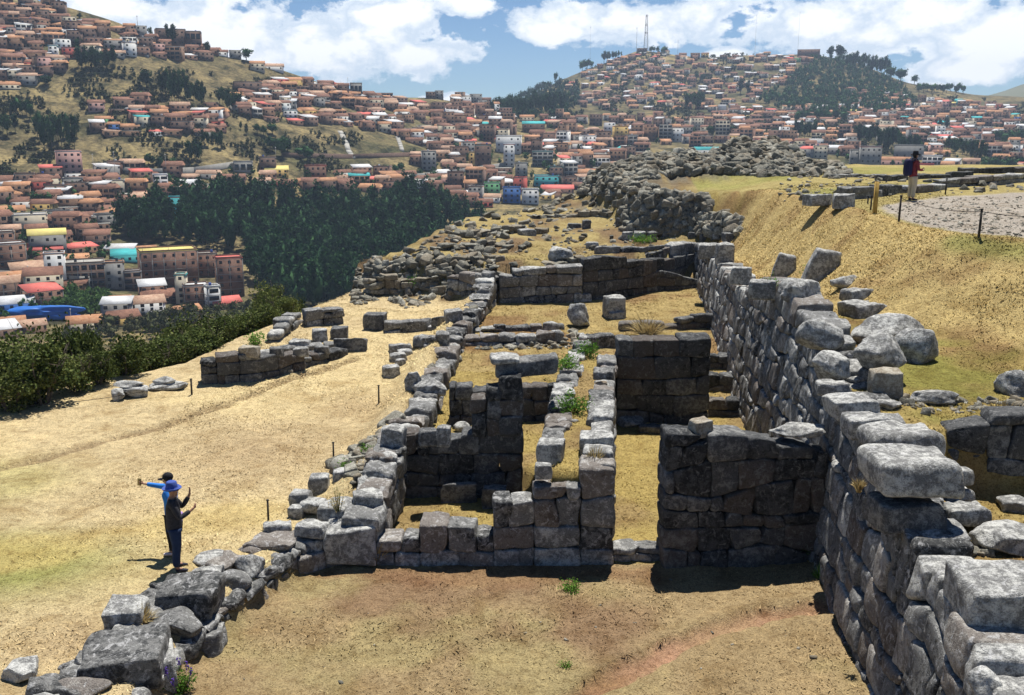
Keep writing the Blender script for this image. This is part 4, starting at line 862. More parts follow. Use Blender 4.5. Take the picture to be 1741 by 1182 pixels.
rubble('rubble', 'stony mound of loose grey rubble on the skyline', 4600, [(1000, 300), (1030, 282), (1060, 270), (1100, 262), (1180, 256), (1225, 240), (1300, 230), (1370, 240), (1440, 285), (1440, 302), (1300, 300), (1220, 292), (1120, 300), (1060, 330), (990, 330)], (.05, .32), 'rub', 2)
rubble('rubble', 'rubble slope of broken stones under the grassy knoll', 2200, [(1060, 345), (1085, 322), (1205, 337), (1212, 352), (1200, 370), (1262, 370), (1262, 394), (1200, 398), (1070, 396), (1060, 380)], (.05, .36), 'rub', 3)
rubble('rubble', 'broken stones scattered along the hill edge and back terrace', 760, [(612, 470), (628, 454), (695, 428), (775, 374), (855, 350), (985, 312), (1065, 330), (1062, 360), (960, 372), (880, 395), (850, 440), (850, 468), (760, 505), (690, 528), (650, 505), (618, 506), (616, 470)], (.04, .28), 'rub', 4)
rubble('rubble', 'broken stones at the outer left corner of the hill edge', 200, [(600, 522), (604, 458), (640, 438), (650, 470), (640, 512)], (.06, .22), 'rub', 14)
rubble('rubble', 'thin scatter of stones over the upper terrace grass', 150, [(860, 440), (900, 392), (1050, 372), (1240, 398), (1190, 425), (1000, 430), (870, 450)], (.06, .22), 'rub', 5)
rubble('rubble', 'loose stones sliding from the left boundary wall to the field', 420, [(560, 800), (640, 745), (700, 690), (745, 600), (775, 555), (800, 520), (820, 500), (845, 500), (800, 560), (770, 640), (710, 720), (660, 790), (620, 830)], (.05, .24), 'rub', 6)
rubble('rubble', 'small stones along the low cross wall of the middle rooms', 160, [(800, 585), (965, 575), (975, 560), (1000, 575), (990, 590), (960, 592), (810, 596)], (.05, .17), 'rub', 7)
rubble('rubble', 'few small white stones lying in the foreground room', 26, [(380, 1100), (520, 980), (1380, 970), (1480, 1170), (400, 1180)], (.015, .045), 'rub', 8)
rubble('rubble', 'small stones on the upper right terrace by the long wall', 140, [(1450, 640), (1560, 680), (1741, 680), (1741, 700), (1600, 705), (1500, 700)], (.03, .12), 'rub', 9)
rubble('rubble', 'small stones in the weeds behind the bottom right wall', 120, [(1500, 900), (1600, 880), (1700, 940), (1610, 960), (1540, 930)], (.03, .14), 'rub', 10)
rubble('gravel', 'pebbles and grit lying on the gravel platform at right', 900, [(1500, 350), (1600, 338), (1741, 332), (1741, 402), (1640, 394), (1560, 380)], (.012, .05), 'rub', 13, cat='gravel')
rubble('rubble', 'scattered stones along the far right terrace walls', 160, [(1320, 300), (1440, 300), (1741, 318), (1741, 326), (1600, 330), (1450, 338), (1330, 345)], (.05, .2), 'rub', 12)
# ================================================================== dry grass blades over the near ground
def blades(name, label, n, xr, yr, keep, hgt, seed, lean=.9):
    rs = np.random.RandomState(seed); x = rs.uniform(xr[0], xr[1], n); y = yr[0] + (yr[1] - yr[0]) * rs.rand(n) ** 1.35
    z = gz(x, y); dep = y * math.cos(PITCH) - (z - HC) * math.sin(PITCH); u = W0 / 2 + FPX * x / dep; vis = (u > -60) & (u < 1800)
    vis &= keep(x, y); x, y, z = x[vis], y[vis], z[vis]; n = len(x)
    ix = np.clip(np.searchsorted(gx, x), 0, len(gx) - 1); iy = np.clip(np.searchsorted(gy, y), 0, len(gy) - 1); c = T[iy, ix]
    a = rs.uniform(0, 2 * math.pi, n); h = hgt * rs.uniform(.4, 1.5, n) * (1 + .5 * np.clip(fbm(x * .8, y * .8, 3, 2), -1, 1)); wd = rs.uniform(.006, .014, n) * (1 + y / 40); ln = lean * h * rs.uniform(.3, 1.6, n)
    b = np.stack([x, y, z - .01], 1); side = np.stack([np.cos(a), np.sin(a), 0 * a], 1) * wd[:, None]; b2 = rs.uniform(0, 2 * math.pi, n)
    tip = b + np.stack([np.cos(b2) * ln, np.sin(b2) * ln, h], 1)
    V = np.stack([b - side, b + side, tip], 1).reshape(-1, 3); F = np.arange(3 * n).reshape(-1, 3); A = Acc(); A.add(V, F)
    o = A.obj(name, M['blade'], smooth=False); k = rs.uniform(.78, 1.5, (n, 1)); c = c * k * np.array([1.05, 1.02, .95])
    c = np.repeat(np.concatenate([np.clip(c, 0, .8), np.ones((n, 1))], 1), 3, axis=0)
    at = o.data.color_attributes.new('tint', 'FLOAT_COLOR', 'POINT'); at.data.foreach_set('color', c.ravel()); tag(o, label, 'grass', None, 'stuff'); return o
m, N = newmat('grass_blades'); at_ = N.n('ShaderNodeAttribute', attribute_name='tint'); finish(N, at_.outputs[0], .8, None, spec=.1); M['blade'] = m
anyk = lambda x, y: np.ones(x.shape, bool)
notpath = lambda x, y: (dline(x, y, path_xy) > .22) & (sdpoly(x, y, SITE) < 0) & (sdpoly(x, y, GRAV) > 0)
blades('dry_grass', 'short dry grass over the rooms and the slopes of the ruin', 260000, (-9, 17), (8.5, 46), notpath, .032, 1, 1.6)
blades('dry_grass', 'mown straw coloured grass of the open field on the left', 60000, (-22, -3), (8.5, 40), notpath, .016, 2, 2.0)
sl_keep = lambda x, y: (sdpoly(x, y, PLAT) < 3.4) & (sdpoly(x, y, PLAT) > -.2) & (sdpoly(x, y, GRAV) > .15)
blades('dry_grass', 'coarse dry grass hanging down the ochre slope on the right', 90000, (8, 16), (10, 42), sl_keep, .035, 3, 1.6)
# ================================================================== herbs and tufts
def herb(px, py, wpx, hpx, label, mat='green_grass', z=None, seed=0, leaf=.05, n=None, cat='plant', name='green_herb', flowers=False, grass=False):
    rs = np.random.RandomState(seed + 5); p = P(px, py) if z is None else Pz(px, py, z); dep = depth_of(p); wd = wpx * dep / FPX / 2; hh = hpx * dep / FPX * .95
    root = empty(name, p); tag(root, label, cat, 'herbs and tufts among the stones'); S = Acc(); Lf = Acc(); ns = max(8, int(wpx * .7))
    V = []; 
    for i in range(ns):
        a = rs.uniform(0, 6.28); rr = wd * math.sqrt(rs.rand()); tip = np.array([math.cos(a) * rr, math.sin(a) * rr, hh * (1.05 - .55 * (rr / wd) ** 2) * rs.uniform(.65, 1.1)]); b0 = np.array([tip[0] * .25, tip[1] * .25, -.02])
        if grass:
            for j in range(5):
                t2 = tip * rs.uniform(.7, 1.15) + rs.normal(size=3) * wd * .2; t2[2] = abs(t2[2]); sd = np.array([math.cos(a + j), math.sin(a + j), 0]) * .008 * (1 + dep / 30); md = (b0 + t2) / 2 + np.array([0, 0, hh * .15])
                Lf.add([b0 - sd, b0 + sd, md + sd * .8, md - sd * .8], [(0, 1, 2, 3)]); Lf.add([md - sd * .8, md + sd * .8, t2], [(0, 1, 2)])
            continue
        atube(S, b0, tip, .006, .003, 4)
        for j in range(14):
            t = rs.uniform(.15, 1.05); c = b0 + (tip - b0) * t + rs.normal(size=3) * leaf * .9; d = rs.normal(size=3); d[2] = abs(d[2]) * .6; d /= np.linalg.norm(d); q = np.cross(d, rs.normal(size=3)); q /= np.linalg.norm(q); L = leaf * rs.uniform(.6, 1.3)
            Lf.add([c, c + d * L * .5 + q * L * .22, c + d * L, c + d * L * .5 - q * L * .22], [(0, 1, 2, 3)])
    if S.v: S.obj('stem', M['bush'], root)
    Lf.obj('blades' if grass else 'leaves', M[mat], root, smooth=False)
    if flowers:
        for i in range(7):
            Fl = Acc(); a = rs.uniform(0, 6.28); rr = wd * rs.uniform(.4, 1.1); c = np.array([math.cos(a) * rr, math.sin(a) * rr, hh * rs.uniform(.8, 1.25)])
            for j in range(9): rock(Fl, c + np.array([rs.normal() * .012, rs.normal() * .012, j * .014 - .06]), (.014, .014, .012), 0, j, 1, 2, .1)
            atube(Fl, c * np.array([.6, .6, .3]), c, .004, .003, 4); Fl.obj('flower', M['flower'], root, smooth=False)
    return root
H_ = [(306, 1180, 58, 44, 'bright green herb with purple flower spikes by the foreground wall', dict(flowers=True, leaf=.055)),
 (970, 1006, 46, 19, 'round green weed alone in the middle of the foreground room', dict(leaf=.045)),
 (961, 1134, 22, 8, 'tiny green weed in the dirt near the bottom of the picture', dict(leaf=.03)),
 (975, 700, 66, 36, 'largest green herb on the double wall, with dry seed spikes', dict(z=1.8, leaf=.07)),
 (962, 630, 52, 30, 'green herb on the double wall by the right end of the lintel', dict(z=1.8, leaf=.08)),
 (998, 604, 44, 22, 'farthest green herb on top of the double wall', dict(z=1.8, leaf=.08)),
 (1383, 474, 42, 30, 'green weed between the two upright pointed boulders', dict(leaf=.08)),
 (1306, 498, 38, 30, 'green weed hanging over the edge of the long right wall', dict(z=3.8, leaf=.07)),
 (588, 800, 30, 16, 'small green weed at the field edge left of the row of three blocks', dict(leaf=.05)),
 (625, 770, 26, 14, 'small green weed on the rubble beside the left boundary wall', dict(leaf=.05)),
 (437, 585, 28, 22, 'yellow green bush on the hill edge behind the far left wall', dict(leaf=.1)),
 (705, 484, 26, 12, 'low green bush on the rubble bank at the hill edge', dict(leaf=.1)),
 (1092, 412, 50, 12, 'green weeds among the front row of small blocks', dict(leaf=.1)),
 (1350, 410 + 470 - 410, 1, 1, '', None),
 (1372, 950, 50, 44, 'tall green grass in the corner by the long right wall', dict(mat='green_grass', grass=True, z=0)),
 (1395, 985, 34, 26, 'short green grass at the foot of the long right wall', dict(mat='green_grass', grass=True, z=0)),
 (1700, 722, 60, 44, 'yellow green grass tuft hanging on the dark wall at the right edge', dict(mat='straw', grass=True, z=3.05)),
 (1010, 792, 50, 34, 'dry straw tuft between blocks near the tall corner block', dict(mat='straw', grass=True, z=1.75)),
 (575, 868, 28, 42, 'dry yellow stalk growing from the largest flat slab', dict(mat='straw', z=.9, leaf=.04)),
 (1100, 568, 90, 22, 'yellow grass growing on top of the corridor end wall', dict(mat='straw', grass=True, z=2.3)),
 (238, 1062, 60, 36, 'dry straw tuft behind the foreground wall stones', dict(mat='straw', grass=True)),
 (925, 700, 40, 60, 'dark green weeds growing in the doorway shadow', dict(mat='bush', z=.5, leaf=.08)),
 (640, 958, 46, 44, 'dry weeds filling a gap in the front wall', dict(mat='straw', grass=True, z=0)),
 (1560, 905, 110, 26, 'dry weeds on the terrace behind the bottom right wall', dict(mat='straw', grass=True, z=2.05)),
 (1460, 835, 30, 30, 'thin dry stalks sticking out of the long right wall under the capstone', dict(mat='straw', grass=True, z=2.6)),
 (1735, 1150, 40, 46, 'dry grass tuft in the bottom right corner', dict(mat='straw', grass=True, z=2.0)),
 (485, 988, 34, 22, 'orange dry tuft at the left foot of the front wall', dict(mat='straw', grass=True, z=0)),
]
for i, h in enumerate(H_):
    if h[5] is not None: herb(h[0], h[1], h[2], h[3], h[4], seed=i, **h[5])
# ================================================================== stakes, posts and wires
def stake(px, yt, yb, r, label, mat='post', z=None, name='fence_stake', cat='fence stake'):
    p = P(px, yb) if z is None else Pz(px, yb, z); R = math.hypot(p[0], p[1]); h = PR(px, yt, R)[2] - p[2]; A = Acc()
    if name == 'wooden_post': abox(A, -r, r, -r, r, -.2, h); 
    else: atube(A, (0, 0, -.2), (.01, .0, h), r, r * .9, 8); atube(A, (.01, 0, h), (.01, 0, h + .02), r * 1.5, r * 1.2, 8)
    o = A.obj(name, M[mat]); o.location = tuple(p); tag(o, label, cat, 'stakes of the rope fences'); return p, h
s1 = stake(456, 851, 885, .022, 'thin dark stake in the field nearest the two visitors'); s2 = stake(567, 753, 783, .022, 'thin dark stake beside the left boundary rubble')
s3 = stake(644, 656, 686, .025, 'thin dark stake below the row of fallen blocks'); s4 = stake(326, 645, 671, .03, 'thin dark stake at the far left end of the field')
r0 = stake(1664, 356, 402, .035, 'dark stake on the slope edge nearest the right side of the gravel'); r1 = stake(1528, 333, 377, .035, 'dark stake on the slope edge right of the yellow post')
r2 = stake(1487, 309, 364, .055, 'yellow painted wooden post at the corner of the gravel', 'wood', name='wooden_post', cat='wooden post'); r3 = stake(1480, 334, 357, .03, 'dark stake just left of the yellow wooden post')
r4 = stake(1475, 334, 346, .03, 'farthest dark stake on the edge of the slope'); r5 = stake(1607, 304, 331, .03, 'dark stake behind the gravel, right of the visitor', z=5.4)
def wire(a, b, sag, label):
    A = Acc(); pr = None
    for t in np.linspace(0, 1, 12):
        q = np.array(a) * (1 - t) + np.array(b) * t; q[2] -= sag * 4 * t * (1 - t)
        if pr is not None: atube(A, pr, q, .008, .008, 5)
        pr = q
    tag(A.obj('fence_wire', M['post']), label, 'fence wire')
tp = lambda s, k=.92: s[0] + np.array([0, 0, s[1] * k])
wire(tp(r0), tp(r0) + np.array([2.0, -.4, -.1]), .06, 'sagging wire running right from the nearest dark stake over the gravel')
wire(tp(r0), tp(r1), .12, 'thin wire between the two dark stakes on the slope edge'); wire(tp(s4), Pz(-40, 692, .8), .2, 'thin wire running along the left edge of the field to the picture border')
# ================================================================== people
M['skin'] = mat_plain('tanned_skin', (.36, .19, .12), .05, 8, .55, .4); M['blue_shirt'] = mat_plain('bright_blue_cloth', (.03, .20, .62), .12, 9); M['black_cloth'] = mat_plain('black_cloth', (.012, .012, .016), .2, 9)
M['dark_shirt'] = mat_plain('dark_grey_patterned_cloth', (.035, .035, .042), .6, 30); M['jeans'] = mat_plain('navy_jeans', (.018, .035, .085), .25, 14); M['hatblue'] = mat_plain('blue_hat_cloth', (.05, .09, .32), .1, 9)
M['purple'] = mat_plain('lilac_cloth', (.34, .22, .46), .15, 9); M['shoe'] = mat_plain('pale_pink_shoe', (.72, .62, .64), .1, 9); M['sole'] = mat_plain('dark_shoe', (.03, .03, .045), .2, 9); M['maroon'] = mat_plain('maroon_checked_cloth', (.22, .04, .05), .6, 16); M['khaki'] = mat_plain('beige_trousers', (.55, .47, .34), .12, 9); M['pack'] = mat_plain('navy_backpack_cloth', (.02, .02, .07), .2, 9); M['hair'] = mat_plain('black_hair', (.01, .008, .007), .2, 30, .5); M['goldphone'] = mat_plain('gold_phone_case', (.45, .33, .12), .1, 9, .3, .5); M['eye'] = mat_plain('eye_white', (.6, .58, .55), .0, 9, .3)
def skin(name, nodes, edges, mat, parent, sub=2):
    """nodes: [(x, y, z, r)] or with two radii"""
    me = bpy.data.meshes.new(name); me.from_pydata([n[:3] for n in nodes], edges, []); me.materials.append(M[mat]); o = bpy.data.objects.new(name, me); COL.objects.link(o); o.parent = parent
    md = o.modifiers.new('skin', 'SKIN'); md.use_smooth_shade = True
    for i, n in enumerate(nodes):
        sv = me.skin_vertices[0].data[i]; sv.radius = (n[3], n[4] if len(n) > 4 else n[3]); sv.use_root = (i == 0)
    sb = o.modifiers.new('sub', 'SUBSURF'); sb.levels = sub; sb.render_levels = sub; return o
def chain(nodes, edges, start, pts):
    k = start
    for p in pts: nodes.append(p); edges.append((k, len(nodes) - 1)); k = len(nodes) - 1
    return k
def hand(nodes, edges, wrist, d, up, side, curl=.35):
    """palm and five fingers beyond the wrist node; d = direction of the hand, side = towards the thumb"""
    d, up, side = (np.array(v, float) / np.linalg.norm(v) for v in (d, up, side)); w_ = np.array(nodes[wrist][:3])
    palm = w_ + d * .055; nodes.append((*palm, .026, .018)); edges.append((wrist, len(nodes) - 1)); pk = len(nodes) - 1
    kn = w_ + d * .09; nodes.append((*kn, .030, .016)); edges.append((pk, len(nodes) - 1)); kk = len(nodes) - 1
    for i, L in enumerate((.070, .078, .073, .058)):
        o_ = side * (.030 - .020 * i); a = kn + o_ + d * .012; b = a + d * L * .5 * math.cos(curl) + up * L * .5 * math.sin(curl) + o_ * .15; c = b + d * L * .5 * math.cos(curl * 2.5) + up * L * .5 * math.sin(curl * 2.5)
        chain(nodes, edges, kk, [(*a, .010), (*b, .009), (*c, .0075)])
    a = palm + side * .035; b = a + side * .02 + d * .03 + up * .012; c = b + d * .028 + up * .012; chain(nodes, edges, pk, [(*a, .012), (*b, .010), (*c, .008)])
def person(loc, rz, scale, label, arms, outfit, group=None, headturn=0.0, lean=0.0):
    root = empty('person', loc, rz); root.scale = (scale,) * 3; tag(root, label, 'person', group)
    nd = [(0, -.01, .90, .075, .06)]; ed = []
    ch = chain(nd, ed, 0, [(0, .0, 1.08, .115, .09), (0, lean * .5, 1.25, .135, .10), (0, lean, 1.38, .12, .085)])
    nk = chain(nd, ed, ch, [(0, lean + .01, 1.475, .052), (0, lean + .02, 1.53, .055)])
    hd = chain(nd, ed, nk, [(0, lean + .035, 1.59, .078, .085), (0, lean + .03, 1.66, .085, .09), (0, lean + .02, 1.71, .055, .06)])
    for sx in (-1, 1):
        chain(nd, ed, 0, [(sx * .09, 0, .84, .068), (sx * .11, .015, .50, .058), (sx * .11, -.01, .44, .056), (sx * .115, -.02, .28, .052), (sx * .12, -.02, .09, .036), (sx * .125, .10, .045, .032)])
        sh, elb, wr, hdv = arms[sx]
        k = chain(nd, ed, ch, [(sx * .165, lean, 1.40, .055), (*((np.array(sh) + elb) / 2), .042), (*elb, .037), (*wr, .025)])
        hand(nd, ed, k, hdv[0], hdv[1], hdv[2], hdv[3])
    body = skin('body', nd, ed, 'skin', root, 2)
    # face
    hy = lean + .035
    for sx in (-1, 1):
        A = Acc(); rock(A, (sx * .032, hy + .077, 1.605), (.011, .008, .008), 0, 1, 2, 0, 0); A.obj('eye', M['eye'], body)
        A = Acc(); rock(A, (sx * .082, hy - .005, 1.585), (.012, .022, .03), 0, 2, 2, 0, 0); A.obj('ear', M['skin'], body)
    A = Acc(); rock(A, (0, hy + .088, 1.572), (.013, .018, .024), 0, 3, 2, 0, 0); A.obj('nose', M['skin'], body)
    A = Acc(); rock(A, (0, hy + .076, 1.545), (.024, .008, .006), 0, 3, 2, 0, 0); A.obj('mouth', M['redp'], body)
    A = Acc(); rock(A, (0, hy - .022, 1.575 - outfit.get('hairlen', 0) * .5), (.092, .082, .085 + outfit.get('hairlen', 0) * .5), 0, 4, 3, 0, .05); A.obj('hair', M['hair'], body)
    # shirt
    n2 = [(0, -.01, .80, .175, .165)]; e2 = []; c2 = chain(n2, e2, 0, [(0, -.01, .95, .165, .155), (0, -.005, 1.10, .16, .15), (0, lean * .5, 1.25, .17, .15), (0, lean, 1.385, .145, .12)]); chain(n2, e2, c2, [(0, lean + .008, 1.455, .068)])
    for sx in (-1, 1):
        sh, elb, wr, hdv = arms[sx]; w2 = np.array(elb) + (np.array(wr) - elb) * .93
        chain(n2, e2, c2, [(sx * .17, lean, 1.40, .075), (*((np.array(sh) + elb) / 2), .068), (*elb, .058), (*w2, .044)])
    skin('shirt', n2, e2, outfit['shirt'], root, 2)
    n3 = [(0, -.01, .98, .145, .13)]; e3 = []
    for sx in (-1, 1): chain(n3, e3, 0, [(sx * .10, 0, .80, .125), (sx * .11, .015, .52, .092), (sx * .112, -.01, .36, .085), (sx * .117, -.02, .10, .075)])
    skin('trousers', n3, e3, outfit['trousers'], root, 2)
    for sx in (-1, 1): skin('shoe', [(sx * .12, -.05, .05, .046), (sx * .122, .03, .052, .045), (sx * .13, .13, .036, .040, .032), (sx * .132, .19, .03, .03, .024)], [(0, 1), (1, 2), (2, 3)], outfit['shoe'], root, 2)
    hat = outfit['hat']; A = Acc(); cx_, cy_, cz = 0, lean + .02, 1.665
    if hat[0] == 'brim':
        th = np.arange(28) / 28 * 2 * math.pi; V = []; prof = [(.0, .135), (.06, .13), (.085, .115), (.098, .03), (.105, .0), (.15, -.018), (.165, -.012), (.15, -.026), (.10, -.012), (.09, .02)]
        for r_, z_ in prof:
            for t in th: V.append((cx_ + r_ * math.cos(t), cy_ + r_ * 1.1 * math.sin(t), cz + z_ + (.03 * abs(math.cos(t)) if r_ > .15 else 0) - (.02 if r_ < .01 else 0)))
        n_ = 28; F = [(i * n_ + j, i * n_ + (j + 1) % n_, (i + 1) * n_ + (j + 1) % n_, (i + 1) * n_ + j) for i in range(len(prof) - 1) for j in range(n_)]; A.add(V, F)
    else:
        rock(A, (cx_, cy_ - .0, cz - .055), (.101, .112, .095), 0, 1, 3, 0, .0); B = Acc(); V = []
        for r_ in (0, 1):
            for i in range(9):
                t = math.pi * i / 8; V += [(math.cos(t) * (.085 if r_ == 0 else .075), cy_ + .06 + (math.sin(t) * .14) * r_ + .02, cz + .0 - .02 * r_), (math.cos(t) * (.085 if r_ == 0 else .075), cy_ + .06 + (math.sin(t) * .14) * r_ + .02, cz - .012 - .02 * r_)]
        F = []
        for i in range(8): F += [(2 * i, 2 * i + 2, 18 + 2 * i + 2, 18 + 2 * i), (2 * i + 1, 18 + 2 * i + 1, 18 + 2 * i + 3, 2 * i + 3), (18 + 2 * i, 18 + 2 * i + 2, 18 + 2 * i + 3, 18 + 2 * i + 1)]
        B.add(V, F)
    ho = A.obj('hat', M[hat[1]], root)
    if hat[0] != 'brim': B.obj('visor', M[hat[1]], ho)
    return root
UPV = (0, 0, 1)
# man in front: faces right, both forearms raised before his face
p = P(303, 969); arms = {1: ((.18, .0, 1.40), (.23, .10, 1.12), (.16, .32, 1.235), ((-.1, .6, .45), (0, -.3, 1), (-1, 0, .2), 1.0)), -1: ((-.18, .0, 1.40), (-.22, .16, 1.18), (-.12, .30, 1.43), ((.05, .15, 1), (0, -1, .1), (1, .2, 0), .12))}
man = person(p, math.radians(-72), .92, 'person in dark patterned shirt, jeans and blue brimmed hat, both hands raised', arms, dict(shirt='dark_shirt', trousers='jeans', shoe='sole', hat=('brim', 'hatblue')), 'visitors on the field', lean=-.02)
p2 = P(301, 941); arms = {1: ((.18, .02, 1.40), (.22, .34, 1.40), (.16, .60, 1.46), ((0, 1, .12), (-1, 0, .2), (0, .1, 1), 1.1)), -1: ((-.18, .0, 1.40), (-.24, -.14, 1.16), (-.20, -.22, 1.36), ((0, -.2, 1), (0, .6, .2), (1, 0, 0), .2))}
woman = person(p2 + np.array([-.04, 0, 0]), math.radians(84), .87, 'person in bright blue top and black cap stretching an arm out for a picture', arms, dict(shirt='blue_shirt', trousers='black_cloth', shoe='shoe', hat=('cap', 'black_cloth'), hairlen=.1), 'visitors on the field', lean=0)
skin('tied_jacket', [(0, -.20, .94, .10, .07), (.0, -.17, .84, .11, .05), (.0, -.17, .70, .10, .04), (.02, -.16, .62, .06, .03)], [(0, 1), (1, 2), (2, 3)], 'purple', woman, 2)
import mathutils
mw = mathutils.Matrix.Translation(woman.location) @ mathutils.Matrix.Rotation(math.radians(84), 4, 'Z') @ mathutils.Matrix.Scale(.87, 4)
hp_ = mw @ Vector((.15, .72, 1.50)); A = Acc(); C = box_corners((0, 0, -.07), (.004, .036, .07), 0, .1); stone(A, C, .003, 0, 'lo', 0); o = A.obj('phone', M['goldphone']); o.location = hp_; o.rotation_euler = (0, 0, math.radians(84)); tag(o, 'phone in the outstretched hand of the person in blue', 'phone')
p3 = P(1549, 341); arms = {1: ((.18, .0, 1.40), (.22, .06, 1.13), (.14, .28, 1.10), ((-.6, .7, 0), (0, 0, 1), (-.5, .5, .6), .7)), -1: ((-.18, .0, 1.40), (-.22, .06, 1.13), (-.10, .28, 1.12), ((.6, .7, 0), (0, 0, 1), (.5, .5, .6), .7))}
v3 = person(p3, math.radians(-80), .97, 'person in a maroon checked jacket, beige trousers and black hat standing on the gravel', arms, dict(shirt='maroon', trousers='khaki', shoe='sole', hat=('brim', 'black_cloth'), hairlen=.12), 'visitors', lean=-.0)
A = Acc(); stone(A, box_corners((0, -.235, .93), (.15, .10, .23), 0, 0, 0, .12), .07, .01, 'mid', .05); bp = A.obj('backpack', M['pack']); bp.matrix_world = mathutils.Matrix.Translation(p3) @ mathutils.Matrix.Rotation(math.radians(-80), 4, 'Z'); tag(bp, 'navy blue backpack on the back of the person on the gravel', 'backpack')
st_ = Acc()
for sx in (-1, 1):
    for a_, b_ in (((sx * .11, -.15, 1.36), (sx * .12, .0, 1.475)), ((sx * .12, .0, 1.475), (sx * .13, .12, 1.34)), ((sx * .13, .12, 1.34), (sx * .16, .0, 1.02))): atube(st_, a_, b_, .016, .016, 6)
st_.obj('strap', M['pack'], bp)
# ================================================================== foliage generators
def leafcloud(A, n, env, s, rs, clumps=14, fill=.5, flat=.8):
    """n leaf cards in clumps inside an ellipsoid env = (rx, ry, rz, cz)"""
    cs = rs.normal(size=(clumps, 3)); cs /= np.linalg.norm(cs, axis=1, keepdims=True); cs *= (rs.rand(clumps, 1) ** .45) * .78
    cr = rs.uniform(.22, .46, clumps); k = rs.randint(clumps, size=n); d = rs.normal(size=(n, 3)); d /= np.linalg.norm(d, axis=1, keepdims=True)
    P_ = cs[k] + d * (cr[k] * rs.rand(n) ** .45)[:, None]; P_ = P_ * np.array(env[:3]) + np.array([0, 0, env[3]])
    a = rs.normal(size=(n, 3)); a /= np.linalg.norm(a, axis=1, keepdims=True); b = np.cross(a, rs.normal(size=(n, 3))); b /= np.linalg.norm(b, axis=1, keepdims=True)
    L = (s * rs.uniform(.6, 1.35, n))[:, None]; a = a * L; b = b * L * flat * .5
    V = np.stack([P_ - a * .5, P_ + b, P_ + a * .5, P_ - b], 1).reshape(-1, 3); A.add(V, np.arange(4 * n).reshape(-1, 4))
def tree_mesh(kind, seed):
    rs = np.random.RandomState(seed); T_ = Acc(); C_ = Acc()
    if kind == 'euca':      # tall narrow, unit height 1
        atube(T_, (0, 0, -.05), (.01, 0, .45), .018, .012, 6); atube(T_, (.01, 0, .45), (0, .01, .9), .012, .004, 5)
        for i in range(5): a = rs.uniform(0, 6.28); z = rs.uniform(.25, .7); atube(T_, (0, 0, z), (math.cos(a) * .12, math.sin(a) * .12, z + .12), .007, .003, 4)
        leafcloud(C_, 640, (.23, .23, .42, .58), .065, rs, 13)
        rock(C_, (0, 0, .30), (.09, .09, .27), 0, seed, 2, 0, .35)
    elif kind == 'round':
        atube(T_, (0, 0, -.05), (.01, 0, .4), .03, .02, 6)
        leafcloud(C_, 520, (.42, .42, .40, .58), .075, rs, 18); rock(C_, (0, 0, .32), (.24, .24, .25), 0, seed, 2, 0, .35)
    return T_.mesh('trunk'), C_.mesh('crown', False)
TM = {('euca', i): tree_mesh('euca', 300 + i) for i in range(4)}; TM.update({('round', i): tree_mesh('round', 330 + i) for i in range(3)})
for t, c in TM.values(): t.materials.append(M['bark']); c.materials.append(M['euca'])
proto = {}
def copy_thing(src):
    c = src.copy(); COL.objects.link(c)
    for ch in src.children: q = ch.copy(); COL.objects.link(q); q.parent = c
    return c
def tree(kind, v, loc, sx, h, label, group, cat='tree'):
    key = (kind, v)
    if key in proto: o = copy_thing(proto[key])
    else:
        o = empty('eucalyptus_tree' if kind == 'euca' else 'broad_tree')
        for nm, me in zip(('trunk', 'crown'), TM[key]): q = bpy.data.objects.new(nm, me); COL.objects.link(q); q.parent = o
        proto[key] = o
    o.location = tuple(loc); o.scale = (sx, sx, h); o.rotation_euler = (0, 0, rnd.uniform(0, 6.28)); tag(o, label, cat, group); return o
def ordw(i, n):
    if n == 1: return ''
    if i == 0: return 'leftmost'
    if i == n - 1: return 'rightmost'
    return (ordn[i] if i < 30 else 'number %d' % (i + 1)) + ' from left'
def clump(x0, x1, yt, yb, n, kind, desc, group, wf=1.0, jy=.3):
    rs = np.random.RandomState(int(x0 * 7 + yt)); X = np.sort(x0 + (x1 - x0) * (np.arange(n) + .5 + rs.uniform(-.3, .3, n)) / n)
    for i, x in enumerate(X):
        yb_ = yb - rs.uniform(0, jy) * (yb - yt); p = city_at(x, yb_); R = math.hypot(p[0], p[1]); top = PR(x, yt + rs.uniform(0, .22) * (yb_ - yt), R); h = max(3, top[2] - p[2])
        sx = h * wf * rs.uniform(.85, 1.25); sx = min(sx, (x1 - x0) / n * R / FPX * (5.2 if kind == 'euca' else 2.3)) if n > 1 else (x1 - x0) * R / FPX / (.36 if kind == 'euca' else .85)
        o_ = ordw(i, n); tree(kind, rs.randint(4 if kind == 'euca' else 3), (p[0], p[1], p[2] - .5), sx, h / 1.0, (('%s ' % o_) if o_ else '') + desc, group)
G1 = 'trees on the left hillside'; G2 = 'trees on the right hill'; G3 = 'trees in the town'
